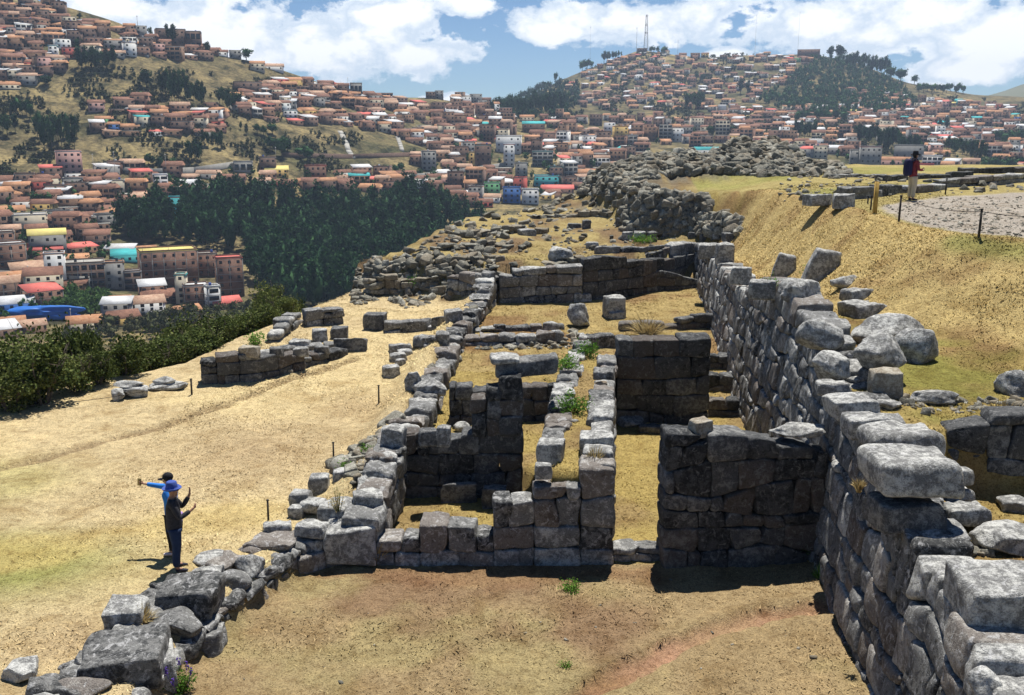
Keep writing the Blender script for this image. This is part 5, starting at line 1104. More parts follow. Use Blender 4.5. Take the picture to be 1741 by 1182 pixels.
CL = [(132, 200, 72, 135, 9, 'euca', 'dark tree of the dense grove below the upper houses, left', G1, 1.0), (60, 135, 178, 262, 9, 'euca', 'dark tall tree of the grove on the lower left slope', G1, .9),
 (272, 318, 112, 185, 6, 'euca', 'tall dark tree of the grove under the bare grass hill', G1, .8), (318, 350, 128, 188, 5, 'euca', 'smaller tree at the right of the grove under the grass hill', G1, .9),
 (246, 264, 110, 160, 1, 'euca', 'lone slim tree on the slope under the bare grass hill', G1, .6), (64, 88, 118, 152, 1, 'round', 'bushy dark tree among the houses at upper left', G1, 1), (128, 142, 55, 90, 2, 'euca', 'slim tree beside the red painted house', G1, .9),
 (372, 410, 145, 195, 5, 'euca', 'tree of the grove beside the terraced houses', G1, .9), (318, 345, 225, 285, 4, 'euca', 'dark tree of the grove above the long road wall', G1, .8), (345, 380, 215, 262, 4, 'euca', 'slim tree in the gap below the hillside houses', G1, .8),
 (245, 275, 255, 290, 3, 'round', 'round tree standing just above the road wall', G1, 1), (290, 304, 262, 288, 1, 'euca', 'single slim tree above the road wall', G1, .7), (455, 500, 222, 272, 3, 'round', 'broad dark tree on the slope right of the grey building', G1, 1.1), (500, 530, 240, 280, 2, 'round', 'blue green tree at the foot of the long ramp', G1, 1.1),
 (405, 425, 200, 235, 2, 'euca', 'small tree under the terraced houses', G1, .9), (430, 470, 205, 240, 3, 'round', 'small round tree among scrub under the terraced houses', G1, 1), (20, 58, 160, 215, 4, 'round', 'round tree at the left edge of the slope', G1, 1), (0, 30, 180, 235, 3, 'euca', 'tree at the very left edge of the slope', G1, .9),
 (226, 244, 42, 58, 2, 'round', 'tree beside the small mast on the left ridge', G1, 1), (245, 262, 42, 62, 2, 'euca', 'pointed tree on the left ridge by the big brick block', G1, 1), (280, 302, 36, 54, 2, 'euca', 'tree behind the big brick block on the ridge', G1, 1), (347, 360, 66, 84, 2, 'euca', 'small tree right of the two ridge blocks', G1, 1), (413, 430, 74, 104, 1, 'euca', 'thin twisted tree on the ridge of the grass hill', G1, .8), (134, 141, 20, 40, 1, 'euca', 'small pointed tree on the upper left ridge', G1, .6),
 (470, 485, 128, 146, 1, 'round', 'single dark bush on the bare grass hill', G1, 1), (60, 90, 320, 352, 2, 'round', 'dark tree among the houses at the left edge of town', G3, 1), (210, 245, 150, 172, 2, 'round', 'low tree in the dry gully under the groves', G1, 1),
 (280, 300, 308, 335, 2, 'euca', 'tree standing left of the turquoise block', G3, .9), (425, 450, 302, 335, 3, 'euca', 'dark tree at the upper edge of the wood', G3, .9), (655, 685, 272, 300, 3, 'round', 'tree by the curved road wall in mid town', G3, 1), (745, 765, 306, 330, 2, 'euca', 'tree beside the small green field', G3, .9), (805, 820, 312, 336, 2, 'round', 'tree right of the small green field', G3, 1),
 (830, 905, 160, 205, 12, 'euca', 'dark tree of the wood on the left foot of the far hill', G2, 1.1), (905, 965, 150, 200, 10, 'euca', 'dark tree on the left flank of the far hill', G2, 1.1), (985, 1010, 98, 112, 3, 'round', 'little tree on the left skyline of the far hill', G2, 1), (1025, 1060, 84, 98, 5, 'euca', 'little tree on the skyline left of the tall mast', G2, 1), (1104, 1135, 76, 96, 4, 'round', 'round tree on the summit right of the tall mast', G2, 1.1), (940, 950, 118, 130, 1, 'round', 'single tree low on the left skyline of the far hill', G2, 1), (918, 928, 133, 146, 1, 'round', 'lowest single tree on the left skyline of the far hill', G2, 1),
 (1404, 1416, 74, 100, 1, 'euca', 'tall pine like tree first on the right skyline', G2, 1.1), (1420, 1438, 72, 102, 1, 'euca', 'tall flat topped tree second on the right skyline', G2, 1.2), (1438, 1475, 84, 118, 5, 'euca', 'tree of the tall row descending the right skyline', G2, 1.1), (1475, 1512, 92, 128, 6, 'euca', 'tree of the lower row on the right skyline', G2, 1.1), (1510, 1534, 108, 140, 2, 'round', 'big round tree on the right skyline', G2, 1.1), (1548, 1562, 125, 150, 1, 'round', 'single tree on the falling right skyline', G2, 1.2), (1560, 1640, 138, 160, 9, 'round', 'bush like tree along the falling right skyline', G2, 1),
 (1350, 1440, 180, 212, 8, 'round', 'tree at the foot of the dark hillside wood', G2, 1.1), (1350, 1385, 200, 240, 5, 'euca', 'dark tree above the blue roofed shed', G3, 1.2), (1452, 1490, 205, 252, 6, 'euca', 'dark tree of the left park grove behind the visitor', G3, 1.0), (1490, 1530, 208, 262, 6, 'euca', 'dark tree of the middle park grove behind the visitor', G3, 1.0), (1530, 1565, 222, 265, 5, 'euca', 'dark tree of the grove just left of the visitor', G3, 1.0), (1606, 1640, 228, 270, 5, 'euca', 'dark tree of the grove right of the visitor', G3, 1.0), (1640, 1675, 230, 282, 6, 'euca', 'dark tree of the tallest grove at right', G3, 1.0), (1675, 1741, 262, 292, 7, 'round', 'bushy tree low at the right edge of the town', G3, 1.1), (1595, 1612, 195, 220, 2, 'euca', 'slim tree amid the right hillside houses', G3, 1), (1690, 1741, 215, 245, 5, 'round', 'round tree amid the houses at the right edge', G3, 1), (1230, 1250, 205, 232, 2, 'round', 'tree beside the tall cream block', G3, 1), (1200, 1216, 208, 236, 2, 'round', 'tree left of the tall cream block', G3, 1), (1180, 1200, 120, 140, 2, 'round', 'tree high in the middle of the far hill', G2, 1), (1255, 1275, 130, 165, 2, 'euca', 'tree in the gully of the far hill', G2, 1), (1165, 1200, 150, 190, 4, 'euca', 'tree in the dark strip of the far hill', G2, 1)]
for c in CL: clump(*(c[:4] + (int(round(c[4] * (1.35 if c[4] > 3 else 1))),) + c[5:]))
# woods that read as one mass
def wood(name, label, n, poly, hm, seed, kinds=('euca',), nq=95, s=.055, rad=(.17, .40, .60), mat='euca', near=None, mask=False):
    rs = np.random.RandomState(seed); A = Acc(); xs = [a for a, b in poly]; ysr = [b for a, b in poly]; k = 0; tries = 0
    tm = []
    for v in range(6):
        B = Acc(); r2 = np.random.RandomState(seed + v); leafcloud(B, nq, (rad[0], rad[0], rad[1], rad[2]), s, r2, 9); rock(B, (0, 0, rad[2] - rad[1] * .75), (rad[0] * .36, rad[0] * .36, rad[1] * .6), 0, v, 1, 0, .5); tm.append([(np.array(x), np.array(f)) for x, f in zip(B.v, B.f)])
    while k < n and tries < n * 14:
        tries += 1; x = rs.uniform(min(xs), max(xs)); y = rs.uniform(min(ysr), max(ysr))
        if not inpoly(x, y, poly): continue
        if mask and float(fbm(np.array([x * .02]), np.array([y * .045]), seed, 3)[0]) < rs.uniform(-.1, .35): continue
        p = city_at(x, y) if near is None else near(x, y); h = hm * rs.uniform(.62, 1.35); w_ = h * rs.uniform(.8, 1.15); off = 0; B = tm[rs.randint(6)]; a = rs.uniform(0, 6.28); base = A.n
        for vv, ff in B: A.v.append(rot2(vv, a) * np.array([w_, w_, h]) + p); A.f.append(ff + base); A.n += len(vv)
        k += 1
    o = A.obj(name, M[mat], smooth=False); tag(o, label, 'wood', None, 'stuff'); return o
wood('eucalyptus_wood', 'dense dark eucalyptus wood filling the valley behind the ruin', 1050, [(225, 415), (200, 395), (240, 365), (330, 352), (430, 350), (480, 358), (560, 365), (640, 358), (700, 352), (770, 372), (830, 400), (850, 540), (500, 545), (430, 500), (415, 440), (330, 425)], 16, 5, nq=240, s=.065, rad=(.25, .42, .56))
wood('hillside_wood', 'blue green wood covering the right flank of the far hill', 950, [(1290, 175), (1330, 150), (1385, 100), (1440, 105), (1500, 130), (1545, 160), (1560, 185), (1500, 200), (1400, 200), (1330, 190)], 12, 6, nq=60, s=.09, rad=(.32, .40, .5))
wood('hillside_wood', 'dark patchy wood at the left foot of the far hill', 560, [(835, 205), (850, 180), (905, 150), (985, 145), (985, 180), (960, 205)], 11, 7, nq=60, s=.09, rad=(.32, .40, .5))
wood('scrub', 'dark scrub and bushes dotted over the left hillside', 2000, [(0, 130), (190, 105), (560, 150), (720, 250), (700, 290), (400, 295), (0, 300)], 2.7, 8, nq=26, s=.30, rad=(.55, .45, .4), mat='scrub', mask=True)
wood('scrub', 'bushes dotted over the slopes of the far hill', 2600, [(850, 210), (960, 130), (1090, 92), (1380, 95), (1560, 160), (1741, 175), (1741, 290), (1250, 235), (1000, 205)], 5.0, 9, nq=22, s=.30, rad=(.5, .42, .4), mat='scrub', mask=True)
wood('shrubbery', 'bright green shrubs by the blue tarpaulin in the lower town', 60, [(85, 525), (110, 505), (185, 510), (192, 540), (150, 545), (90, 545)], 6, 10, nq=260, s=.11, rad=(.5, .4, .42), mat='bush_green')
wood('shrubbery', 'patch of green shrubs and garden in mid town', 40, [(720, 345), (750, 325), (800, 335), (790, 345), (740, 348)], 3, 11, nq=60, s=.2, rad=(.6, .4, .4), mat='bush_green')
wood('shrubbery', 'dark bushes filling the ground between the lowest houses and the hill edge', 90, [(200, 556), (290, 548), (420, 536), (500, 515), (500, 545), (380, 570), (200, 590), (60, 590)], 6, 14, nq=200, s=.11, rad=(.5, .4, .42), mat='scrub')
wood('garden_trees', 'small dark garden trees scattered between the houses of the town', 420, [(0, 320), (700, 300), (760, 210), (1250, 215), (1741, 230), (1741, 310), (1240, 262), (1000, 330), (700, 345), (200, 360), (200, 470), (0, 560)], 6, 15, nq=60, s=.16, rad=(.36, .42, .45), mat='euca')
# ------------------------------------------------------------------ the shrub belt on the hill edge at left, each shrub a thing
def shrub_mesh(seed, n=4200):
    rs = np.random.RandomState(seed); T_ = Acc(); C_ = Acc()
    for i in range(7):
        a = rs.uniform(0, 6.28); m1 = np.array([math.cos(a) * .16, math.sin(a) * .16, .32]); m2 = np.array([math.cos(a) * .34, math.sin(a) * .34, .62 + rs.uniform(0, .15)]); atube(T_, (0, 0, -.15), m1, .028, .018, 6); atube(T_, m1, m2, .018, .007, 5)
        for j in range(3): atube(T_, m2, m2 + rs.normal(size=3) * .12 + np.array([0, 0, .1]), .006, .002, 4)
    leafcloud(C_, n, (.56, .56, .50, .54), .050, rs, 22); leafcloud(C_, n // 6, (.66, .66, .62, .56), .044, rs, 26)
    return T_.mesh('trunk'), C_.mesh('crown', False)
SM = [shrub_mesh(900 + i) for i in range(5)]
for t, c in SM: t.materials.append(M['bark']); c.materials.append(M['bush'])
sprot = {}
SB = [(-30, 590, 30.5, 120), (28, 578, 32, 105), (85, 572, 33.5, 100), (62, 600, 29.8, 110), (5, 630, 29.4, 90), (140, 590, 34, 95), (120, 625, 30.6, 95), (185, 600, 33, 90), (165, 640, 31.0, 70), (225, 588, 34.5, 92), (212, 625, 31.8, 80), (268, 566, 36, 95), (262, 605, 33, 85), (310, 552, 38, 90), (305, 590, 33.8, 85), (352, 545, 38.5, 90), (345, 580, 34.6, 80), (395, 534, 40, 92), (385, 568, 36.0, 80), (428, 515, 39.5, 80), (425, 550, 39, 70), (462, 502, 41.2, 75), (458, 535, 39.2, 60), (497, 494, 41.8, 62), (512, 512, 42.2, 46), (488, 520, 40.4, 50)]
for i, (x, yt, R, wpx) in enumerate(SB):
    q = PR(x, 600, R); z0 = gzf(q[0], q[1]); top = PR(x, yt, R); h = max(1.2, (top[2] - z0 + .15) * rnd.uniform(.72, 1.38)); wd = wpx * R / FPX * rnd.uniform(.8, 1.15); v = (i * 3) % 5
    if v in sprot: o = copy_thing(sprot[v])
    else:
        o = empty('shrub'); 
        for nm, me in zip(('trunk', 'crown'), SM[v]): c = bpy.data.objects.new(nm, me); COL.objects.link(c); c.parent = o
        sprot[v] = o
    o.location = (q[0], q[1], z0 - .1); o.scale = (wd, wd, h); o.rotation_euler = (0, 0, rnd.uniform(0, 6.28))
srt = sorted([o for o in COL.objects if o.name.startswith('shrub') and o.parent is None and o.type == 'EMPTY'], key=lambda o: pixof(o.location)[0])
for i, o in enumerate(srt): back = math.hypot(o.location[0], o.location[1]); tag(o, '%s shrub in the olive green belt along the hill edge' % ordw(i, len(srt)), 'shrub', 'shrubs along the hill edge')
# ================================================================== houses
UW = Acc(); abox(UW, -.5, .5, -.04, .05, 0, 1); WIN = UW.mesh('window', False); WIN.materials.append(M['glass'])
UF = Acc(); abox(UF, -.58, .58, -.06, .05, -.12, 0); SILL = UF.mesh('sill', False); SILL.materials.append(M['slab'])
HS = []
def fwd_yaw(p): return math.atan2(-p[0], p[1])      # local -y looks back at the camera
def roof_acc(kind, w_, d_, h_, A, rs):
    e = .45; x0, x1, y0, y1 = -w_ / 2 - e, w_ / 2 + e, -e, d_ + e
    if kind == 'gable':
        rh = .20 * d_ + .4; t = .14; ym = (y0 + y1) / 2
        V = [(x0, y0, h_ - .05), (x1, y0, h_ - .05), (x1, ym, h_ + rh), (x0, ym, h_ + rh), (x0, y1, h_ - .05), (x1, y1, h_ - .05), (x0, y0, h_ - .05 - t), (x1, y0, h_ - .05 - t), (x1, y1, h_ - .05 - t), (x0, y1, h_ - .05 - t)]
        A.add(V, [(0, 1, 2, 3), (3, 2, 5, 4), (6, 7, 1, 0), (4, 5, 8, 9), (9, 8, 7, 6)]); A.f.append(np.array([(0, 3, 4), (1, 5, 2)]) + A.n - 10)
        A.add([(x0 + .02, y0, h_ - .06 - t), (x0 + .02, y0, h_ - .05), (x0 + .02, y1, h_ - .05), (x0 + .02, y1, h_ - .06 - t)], [(0, 1, 2, 3)])
    elif kind == 'shed':
        rh = .22 * d_; V = [(x0, y0, h_ - .02), (x1, y0, h_ - .02), (x1, y1, h_ + rh), (x0, y1, h_ + rh), (x0, y0, h_ - .12), (x1, y0, h_ - .12), (x1, y1, h_ + rh - .1), (x0, y1, h_ + rh - .1)]
        A.add(V, [(0, 1, 2, 3), (4, 5, 1, 0), (5, 6, 2, 1), (6, 7, 3, 2), (7, 4, 0, 3), (7, 6, 5, 4)])
    else:
        abox(A, x0 + .25, x1 - .25, y0 + .25, y1 - .25, h_ - .02, h_ + .22)
def walls_acc(kind, w_, d_, h_, A):
    abox(A, -w_ / 2, w_ / 2, 0, d_, -5.0, h_ - .03)
    if kind == 'gable':
        rh = .20 * d_ + .25; ym = d_ / 2
        for x in (-w_ / 2 + .01, w_ / 2 - .01): A.add([(x, 0, h_ - .05), (x, d_, h_ - .05), (x, ym, h_ + rh)], [(0, 1, 2)])
    elif kind == 'shed': 
        rh = .21 * d_
        for x in (-w_ / 2 + .01, w_ / 2 - .01): A.add([(x, 0, h_ - .05), (x, d_, h_ - .05), (x, d_, h_ + rh - .15)], [(0, 1, 2)])
        A.add([(-w_ / 2, d_ - .01, h_ - .1), (w_ / 2, d_ - .01, h_ - .1), (w_ / 2, d_ - .01, h_ + rh - .12), (-w_ / 2, d_ - .01, h_ + rh - .12)], [(0, 1, 2, 3)])
def win_spots(w_, d_, h_, fl, rs, maxc=6, open_=False):
    fh = h_ / fl; out = []; nc = max(1, min(maxc, int(w_ / 2.6))); nside = max(1, min(3, int(d_ / 3.4)))
    ww = 1.15 if not open_ else w_ / nc * .78; wh = 1.2 if not open_ else fh * .6
    for f in range(fl):
        z = f * fh + (fh - wh) * .55
        for c in range(nc):
            if rs.rand() < .1 and not open_: continue
            out.append(((c + .5) / nc * w_ - w_ / 2, 0, z, 0, ww * rs.uniform(.85, 1.15), wh))
        for c in range(nside):
            if rs.rand() < .45: continue
            for sx, ry in ((-1, -math.pi / 2), (1, math.pi / 2)): out.append((sx * w_ / 2, (c + .5) / nside * d_, z, ry, 1.1, 1.2))
    return out
WC = {'brick': 'brick', 'brick2': 'brown brick', 'adobe': 'adobe', 'concrete': 'grey rendered', 'white': 'white', 'cream': 'cream', 'yellow': 'ochre', 'pink': 'pink', 'blue': 'blue', 'teal': 'turquoise', 'green': 'green', 'redp': 'red painted'}
RC = {'tile': 'orange tiled roof', 'tile2': 'brown tiled roof', 'tile3': 'pale tiled roof', 'tin': 'pale metal roof', 'tin_red': 'red metal roof', 'tin_blue': 'turquoise roof', 'tin_yel': 'yellow roof', 'slab': 'flat concrete roof'}
FLW = {1: 'one-storey', 2: 'two-storey', 3: 'three-storey', 4: 'four-storey', 5: 'five-storey', 6: 'six-storey'}
def add_house(px, py, w_, d_, fl, wm, rk, rm, dyaw, dist, label=None, fh=2.7, open_=False, p=None, extra=None):
    p = city_at(px, py) if p is None else p; R = math.hypot(p[0], p[1]); HS.append(dict(px=px, py=py, p=p, w=w_, d=d_, fl=fl, h=fl * fh, wm=wm, rk=rk, rm=rm, yaw=fwd_yaw(p) + dyaw, dist=dist, label=label, size=w_ * fl * fh / R ** 2, open_=open_, R=R, extra=extra or {}))
# buildings drawn one by one: (x0, x1, ytop, ybase, walls, floors, roof kind, roof, yaw, label)
BH = [(80, 113, 432, 487, 'white', 5, 'flat', 'tile', -.05, 'tall narrow white apartment block with balconies in the lower left town', 0),
 (114, 178, 448, 488, 'brick2', 3, 'flat', 'slab', -.02, 'unfinished brown block with three rows of dark open bays beside the white block', 1),
 (179, 213, 447, 492, 'concrete', 4, 'flat', 'tile', 0, 'grey rendered block between the open brown block and big brick block', 0),
 (213, 241, 462, 495, 'brick2', 3, 'flat', 'tin', .05, 'small grey brown block with open dark balconies and pale roof', 1),
 (245, 337, 427, 482, 'brick', 4, 'flat', 'tin_yel', .12, 'largest brown brick block in the lower town, yellow sheets on its roof', 0),
 (338, 371, 432, 470, 'brick', 3, 'flat', 'slab', .1, 'dark brick house right of the largest brick block', 0),
 (372, 415, 439, 505, 'brick', 5, 'flat', 'tin_red', .1, 'tall brick tower with red roof at the edge of the dark wood', 0),
 (300, 318, 468, 520, 'cream', 5, 'flat', 'tin_blue', -.15, 'narrow cream facade with stacked windows and turquoise roof', 0),
 (316, 356, 486, 528, 'brick', 3, 'flat', 'tin', .1, 'square brick house with plain front beside the narrow cream facade', 0),
 (355, 377, 488, 530, 'white', 3, 'flat', 'slab', .25, 'white stair tower with blue grey railings beside the square brick house', 1),
 (190, 222, 505, 537, 'pink', 3, 'gable', 'tile', -.05, 'pink three storey house joined to the white curved house', 0),
 (222, 281, 507, 543, 'white', 3, 'gable', 'tile3', .1, 'large white three storey house with bands of dark windows above the shrubs', 0),
 (118, 172, 547, 566, 'cream', 2, 'gable', 'tile', 0, 'long cream two storey house with orange roof at the bottom of town', 0),
 (0, 42, 543, 562, 'cream', 2, 'gable', 'tile', .05, 'cream house with orange roof in the bottom left corner of town', 0),
 (36, 78, 548, 566, 'adobe', 1, 'gable', 'tile3', .1, 'low house with two skylights in its pale orange roof', 0),
 (0, 56, 508, 530, 'blue', 1, 'gable', 'tin', 0, 'long blue walled hall with pale roof behind the blue tarpaulin', 0),
 (240, 283, 480, 510, 'brick', 2, 'shed', 'tin', .08, 'brick house with white metal roof above the white three storey house', 0),
 (366, 412, 522, 533, 'brick', 1, 'gable', 'tin_red', .3, 'low house with bright red orange roof by the dirt road', 0),
 (305, 345, 528, 548, 'adobe', 1, 'gable', 'tile', .4, 'small adobe gable house by the white road below the brick house', 0),
 (54, 112, 392, 436, 'concrete', 2, 'gable', 'tin_yel', .0, 'large grey hall with a yellow and white striped vaulted roof', 0),
 (26, 80, 366, 392, 'cream', 2, 'flat', 'tin', 0, 'long house with a white flat roof left of the grey hall', 0),
 (0, 42, 352, 375, 'yellow', 2, 'gable', 'tile', .05, 'yellow two storey house with orange roof at the left edge', 0),
 (0, 35, 384, 410, 'adobe', 2, 'gable', 'tile3', 0, 'house with pale pink roof at the left edge below the yellow one', 0),
 (52, 105, 418, 442, 'brick2', 2, 'shed', 'tin_red', .0, 'brick house with bright red sheet roof above the white block', 0),
 (105, 150, 437, 452, 'pink', 1, 'shed', 'tile', 0, 'orange roofed top storey behind the open brown block', 0),
 (192, 250, 428, 445, 'teal', 1, 'shed', 'tin_blue', 0, 'long turquoise roofed building left of the largest brick block', 0),
 (25, 80, 450, 482, 'brick2', 2, 'shed', 'tile3', .1, 'brick house with pink roof left of the tall white block', 0),
 (0, 46, 415, 470, 'brick', 4, 'flat', 'tin', .15, 'tall reddish brick block at the left edge of the lower town', 0),
 (0, 46, 465, 492, 'adobe', 1, 'gable', 'tile', .1, 'low gabled house with orange roof in front of the reddish block', 0),
 (100, 140, 258, 296, 'pink', 4, 'flat', 'tin', .05, 'lone pale four storey building at the foot of the left slope', 0),
 (290, 312, 336, 382, 'teal', 5, 'flat', 'tin_red', -.05, 'bright turquoise five storey block at the edge of the wood', 0),
 (262, 286, 298, 328, 'white', 3, 'flat', 'tin', 0, 'grey and white three storey house above the turquoise block', 1),
 (298, 345, 322, 350, 'brick', 2, 'flat', 'tin_red', 0, 'brick house with long red roof just behind the turquoise block', 0),
 (300, 340, 308, 322, 'white', 1, 'gable', 'tin', 0, 'white hall with ribbed pale vaulted roof above the red roof', 0),
 (398, 430, 276, 300, 'concrete', 1, 'flat', 'tin', 0, 'open sided grey building on posts at the end of the road wall', 1),
 (442, 470, 268, 296, 'brick2', 2, 'flat', 'slab', 0, 'grey brown building under a water tank above mid town', 0),
 (452, 490, 284, 304, 'yellow', 2, 'shed', 'tin_yel', 0, 'yellow house with olive sheet roof above mid town', 0),
 (520, 555, 282, 312, 'brick', 3, 'flat', 'tin_red', 0, 'three storey brick block with red rooftop cover', 0),
 (843, 886, 232, 258, 'white', 3, 'flat', 'slab', -.05, 'white block with blue window bands in the centre of town', 0),
 (856, 875, 246, 284, 'white', 5, 'flat', 'tin_red', 0, 'tall narrow white block with stacked windows in the centre of town', 0),
 (876, 897, 278, 304, 'concrete', 4, 'flat', 'slab', 0, 'pale grey four storey block left of the teal roof', 0),
 (797, 817, 260, 288, 'yellow', 4, 'flat', 'slab', 0, 'ochre yellow apartment block with dark windows in mid town', 0),
 (808, 835, 247, 288, 'brick2', 4, 'flat', 'tin_blue', .05, 'brown block with teal roof beside the ochre yellow block', 0),
 (718, 742, 258, 290, 'concrete', 4, 'flat', 'slab', .1, 'tall dull grey block above the curved road wall', 0),
 (934, 957, 284, 312, 'brick2', 3, 'flat', 'tin_blue', 0, 'dark block with bright teal roof near the ruin edge', 0),
 (905, 940, 258, 284, 'concrete', 4, 'flat', 'tin_blue', 0, 'grey green block with large windows left of the teal roof', 1),
 (855, 885, 320, 346, 'blue', 3, 'flat', 'tin', 0, 'blue three storey house near the hill edge of the ruin', 0),
 (887, 916, 323, 347, 'white', 3, 'flat', 'slab', 0, 'white three storey house with dark windows beside the blue house', 0),
 (823, 850, 312, 336, 'green', 3, 'flat', 'tin', 0, 'pale green house left of the blue three storey house', 0),
 (920, 975, 318, 330, 'brick', 1, 'shed', 'tin_red', 0, 'long low building with bright red roof by the ruin mound', 0),
 (908, 950, 300, 318, 'teal', 2, 'flat', 'tin', 0, 'pale turquoise two storey house above the long red roof', 0),
 (888, 926, 207, 226, 'brick2', 2, 'shed', 'tin_blue', 0, 'building with large turquoise roofs in the upper centre of town', 0),
 (884, 908, 196, 208, 'cream', 2, 'gable', 'tile', 0, 'cream house with orange roof above the turquoise roofs', 0),
 (1120, 1142, 212, 240, 'concrete', 5, 'flat', 'slab', 0, 'tall grey block with green window bands in the far town', 1),
 (1142, 1162, 218, 240, 'white', 3, 'flat', 'tin', 0, 'white block with blue bands beside the tall grey block', 0),
 (1216, 1240, 205, 235, 'cream', 5, 'flat', 'slab', 0, 'tall cream block with vertical fins behind the stony mound', 1),
 (1026, 1046, 208, 228, 'white', 3, 'flat', 'tin_red', 0, 'white house with red roof in the upper centre of town', 0),
 (1002, 1024, 194, 214, 'brick2', 3, 'flat', 'slab', 0, 'plain brown block with small dome like roof in the upper centre', 0),
 (1180, 1227, 251, 262, 'white', 1, 'gable', 'tin_blue', 0, 'long low building with turquoise roof just behind the stony mound', 0),
 (1462, 1496, 250, 290, 'concrete', 4, 'flat', 'tin_red', .1, 'grey four storey block with window bands left of the visitor', 0),
 (1445, 1466, 256, 286, 'concrete', 3, 'flat', 'slab', .1, 'blank grey block beside the four storey block left of the visitor', 0),
 (1520, 1568, 248, 272, 'concrete', 2, 'flat', 'slab', 0, 'long grey building right behind the hat of the visitor', 0),
 (1496, 1545, 268, 284, 'pink', 1, 'gable', 'tile', 0, 'low building with salmon tiled roof left of the visitor', 0),
 (1568, 1600, 266, 284, 'white', 2, 'flat', 'slab', 0, 'white framed two storey building right of the visitor', 1),
 (1550, 1585, 280, 296, 'redp', 2, 'flat', 'tin_red', 0, 'red house just right of the visitor', 0),
 (1405, 1432, 248, 262, 'concrete', 1, 'shed', 'tin', 0, 'shed with bright blue awning behind the stony mound', 0),
 (1370, 1400, 236, 250, 'white', 1, 'flat', 'tin', 0, 'low white roofed house behind the right end of the mound', 0),
 (268, 316, 50, 74, 'brick2', 3, 'flat', 'slab', .1, 'wide brick block on the skyline of the left ridge', 0), (317, 342, 54, 76, 'brick2', 2, 'flat', 'slab', -.1, 'smaller brick block on stilts beside the wide ridge block', 1),
 (107, 134, 82, 108, 'redp', 3, 'flat', 'tin', 0, 'red painted house among the upper left houses', 0), (84, 99, 78, 100, 'white', 3, 'flat', 'tin_blue', -.1, 'small white and turquoise house left of the red painted house', 0),
 (0, 34, 140, 154, 'cream', 1, 'gable', 'tile', .1, 'cream house with pink roof at the left edge of the slope', 0), (164, 192, 198, 216, 'green', 2, 'shed', 'tile', 0, 'green house on the left hillside', 0), (186, 204, 208, 228, 'blue', 2, 'gable', 'tile', 0, 'small blue grey house with orange roof beside the green one', 0), (256, 276, 224, 236, 'white', 1, 'shed', 'tin_red', 0, 'little white house with red roof alone on the hillside', 0),
 (398, 445, 140, 158, 'brick2', 2, 'flat', 'slab', 0, 'long brick block under the bare grass hill', 0), (426, 450, 104, 122, 'cream', 2, 'gable', 'tile', 0, 'cream house on the right end of the grass hill', 0), (444, 482, 112, 122, 'white', 1, 'gable', 'tile3', 0, 'long low white house on the right end of the grass hill', 0), (482, 506, 188, 204, 'white', 2, 'flat', 'tin_blue', 0, 'white and blue house in the terraced quarter', 0),
 (596, 616, 142, 156, 'concrete', 1, 'flat', 'slab', 0, 'bare concrete frame on the skyline of the terraced quarter', 1), (646, 668, 158, 166, 'brick2', 1, 'flat', 'slab', 0, 'low block with open roof frame on the skyline', 1), (724, 740, 156, 170, 'brick2', 2, 'flat', 'slab', 0, 'brown block on the skyline gap between the hills', 0), (740, 754, 154, 170, 'concrete', 3, 'flat', 'slab', 0, 'tallest grey block on the skyline gap between the hills', 0), (790, 812, 162, 170, 'white', 2, 'flat', 'slab', 0, 'white block on the skyline gap between the hills', 0),
 (1356, 1393, 84, 98, 'brick', 2, 'flat', 'slab', 0, 'wide red brick building on the far hill summit', 0), (1083, 1100, 82, 90, 'brick2', 1, 'flat', 'slab', 0, 'small building beside the tall mast on the summit', 0), (1174, 1190, 90, 100, 'brick', 2, 'flat', 'slab', 0, 'brick house standing on the far hill ridge', 0)]
for (x0, x1, yt, yb, wm, fl, rk, rm, dy, lab, op) in BH:
    p = city_at((x0 + x1) / 2, yb); R = math.hypot(p[0], p[1]); dep = depth_of(p); wd = (x1 - x0) * dep / FPX; h = PR((x0 + x1) / 2, yt, R)[2] - p[2]
    roofh = (.20 * min(wd * .8, 9) + .4) if rk == 'gable' else (.22 * min(wd * .8, 9) if rk == 'shed' else .2); h = max(2.4, h - roofh * .8)
    add_house((x0 + x1) / 2, yb, wd, min(max(wd * .8, 5), 13 if rk == 'flat' else 9), fl, wm, rk, rm, dy, 'x', lab, fh=h / fl, open_=bool(op), p=p)
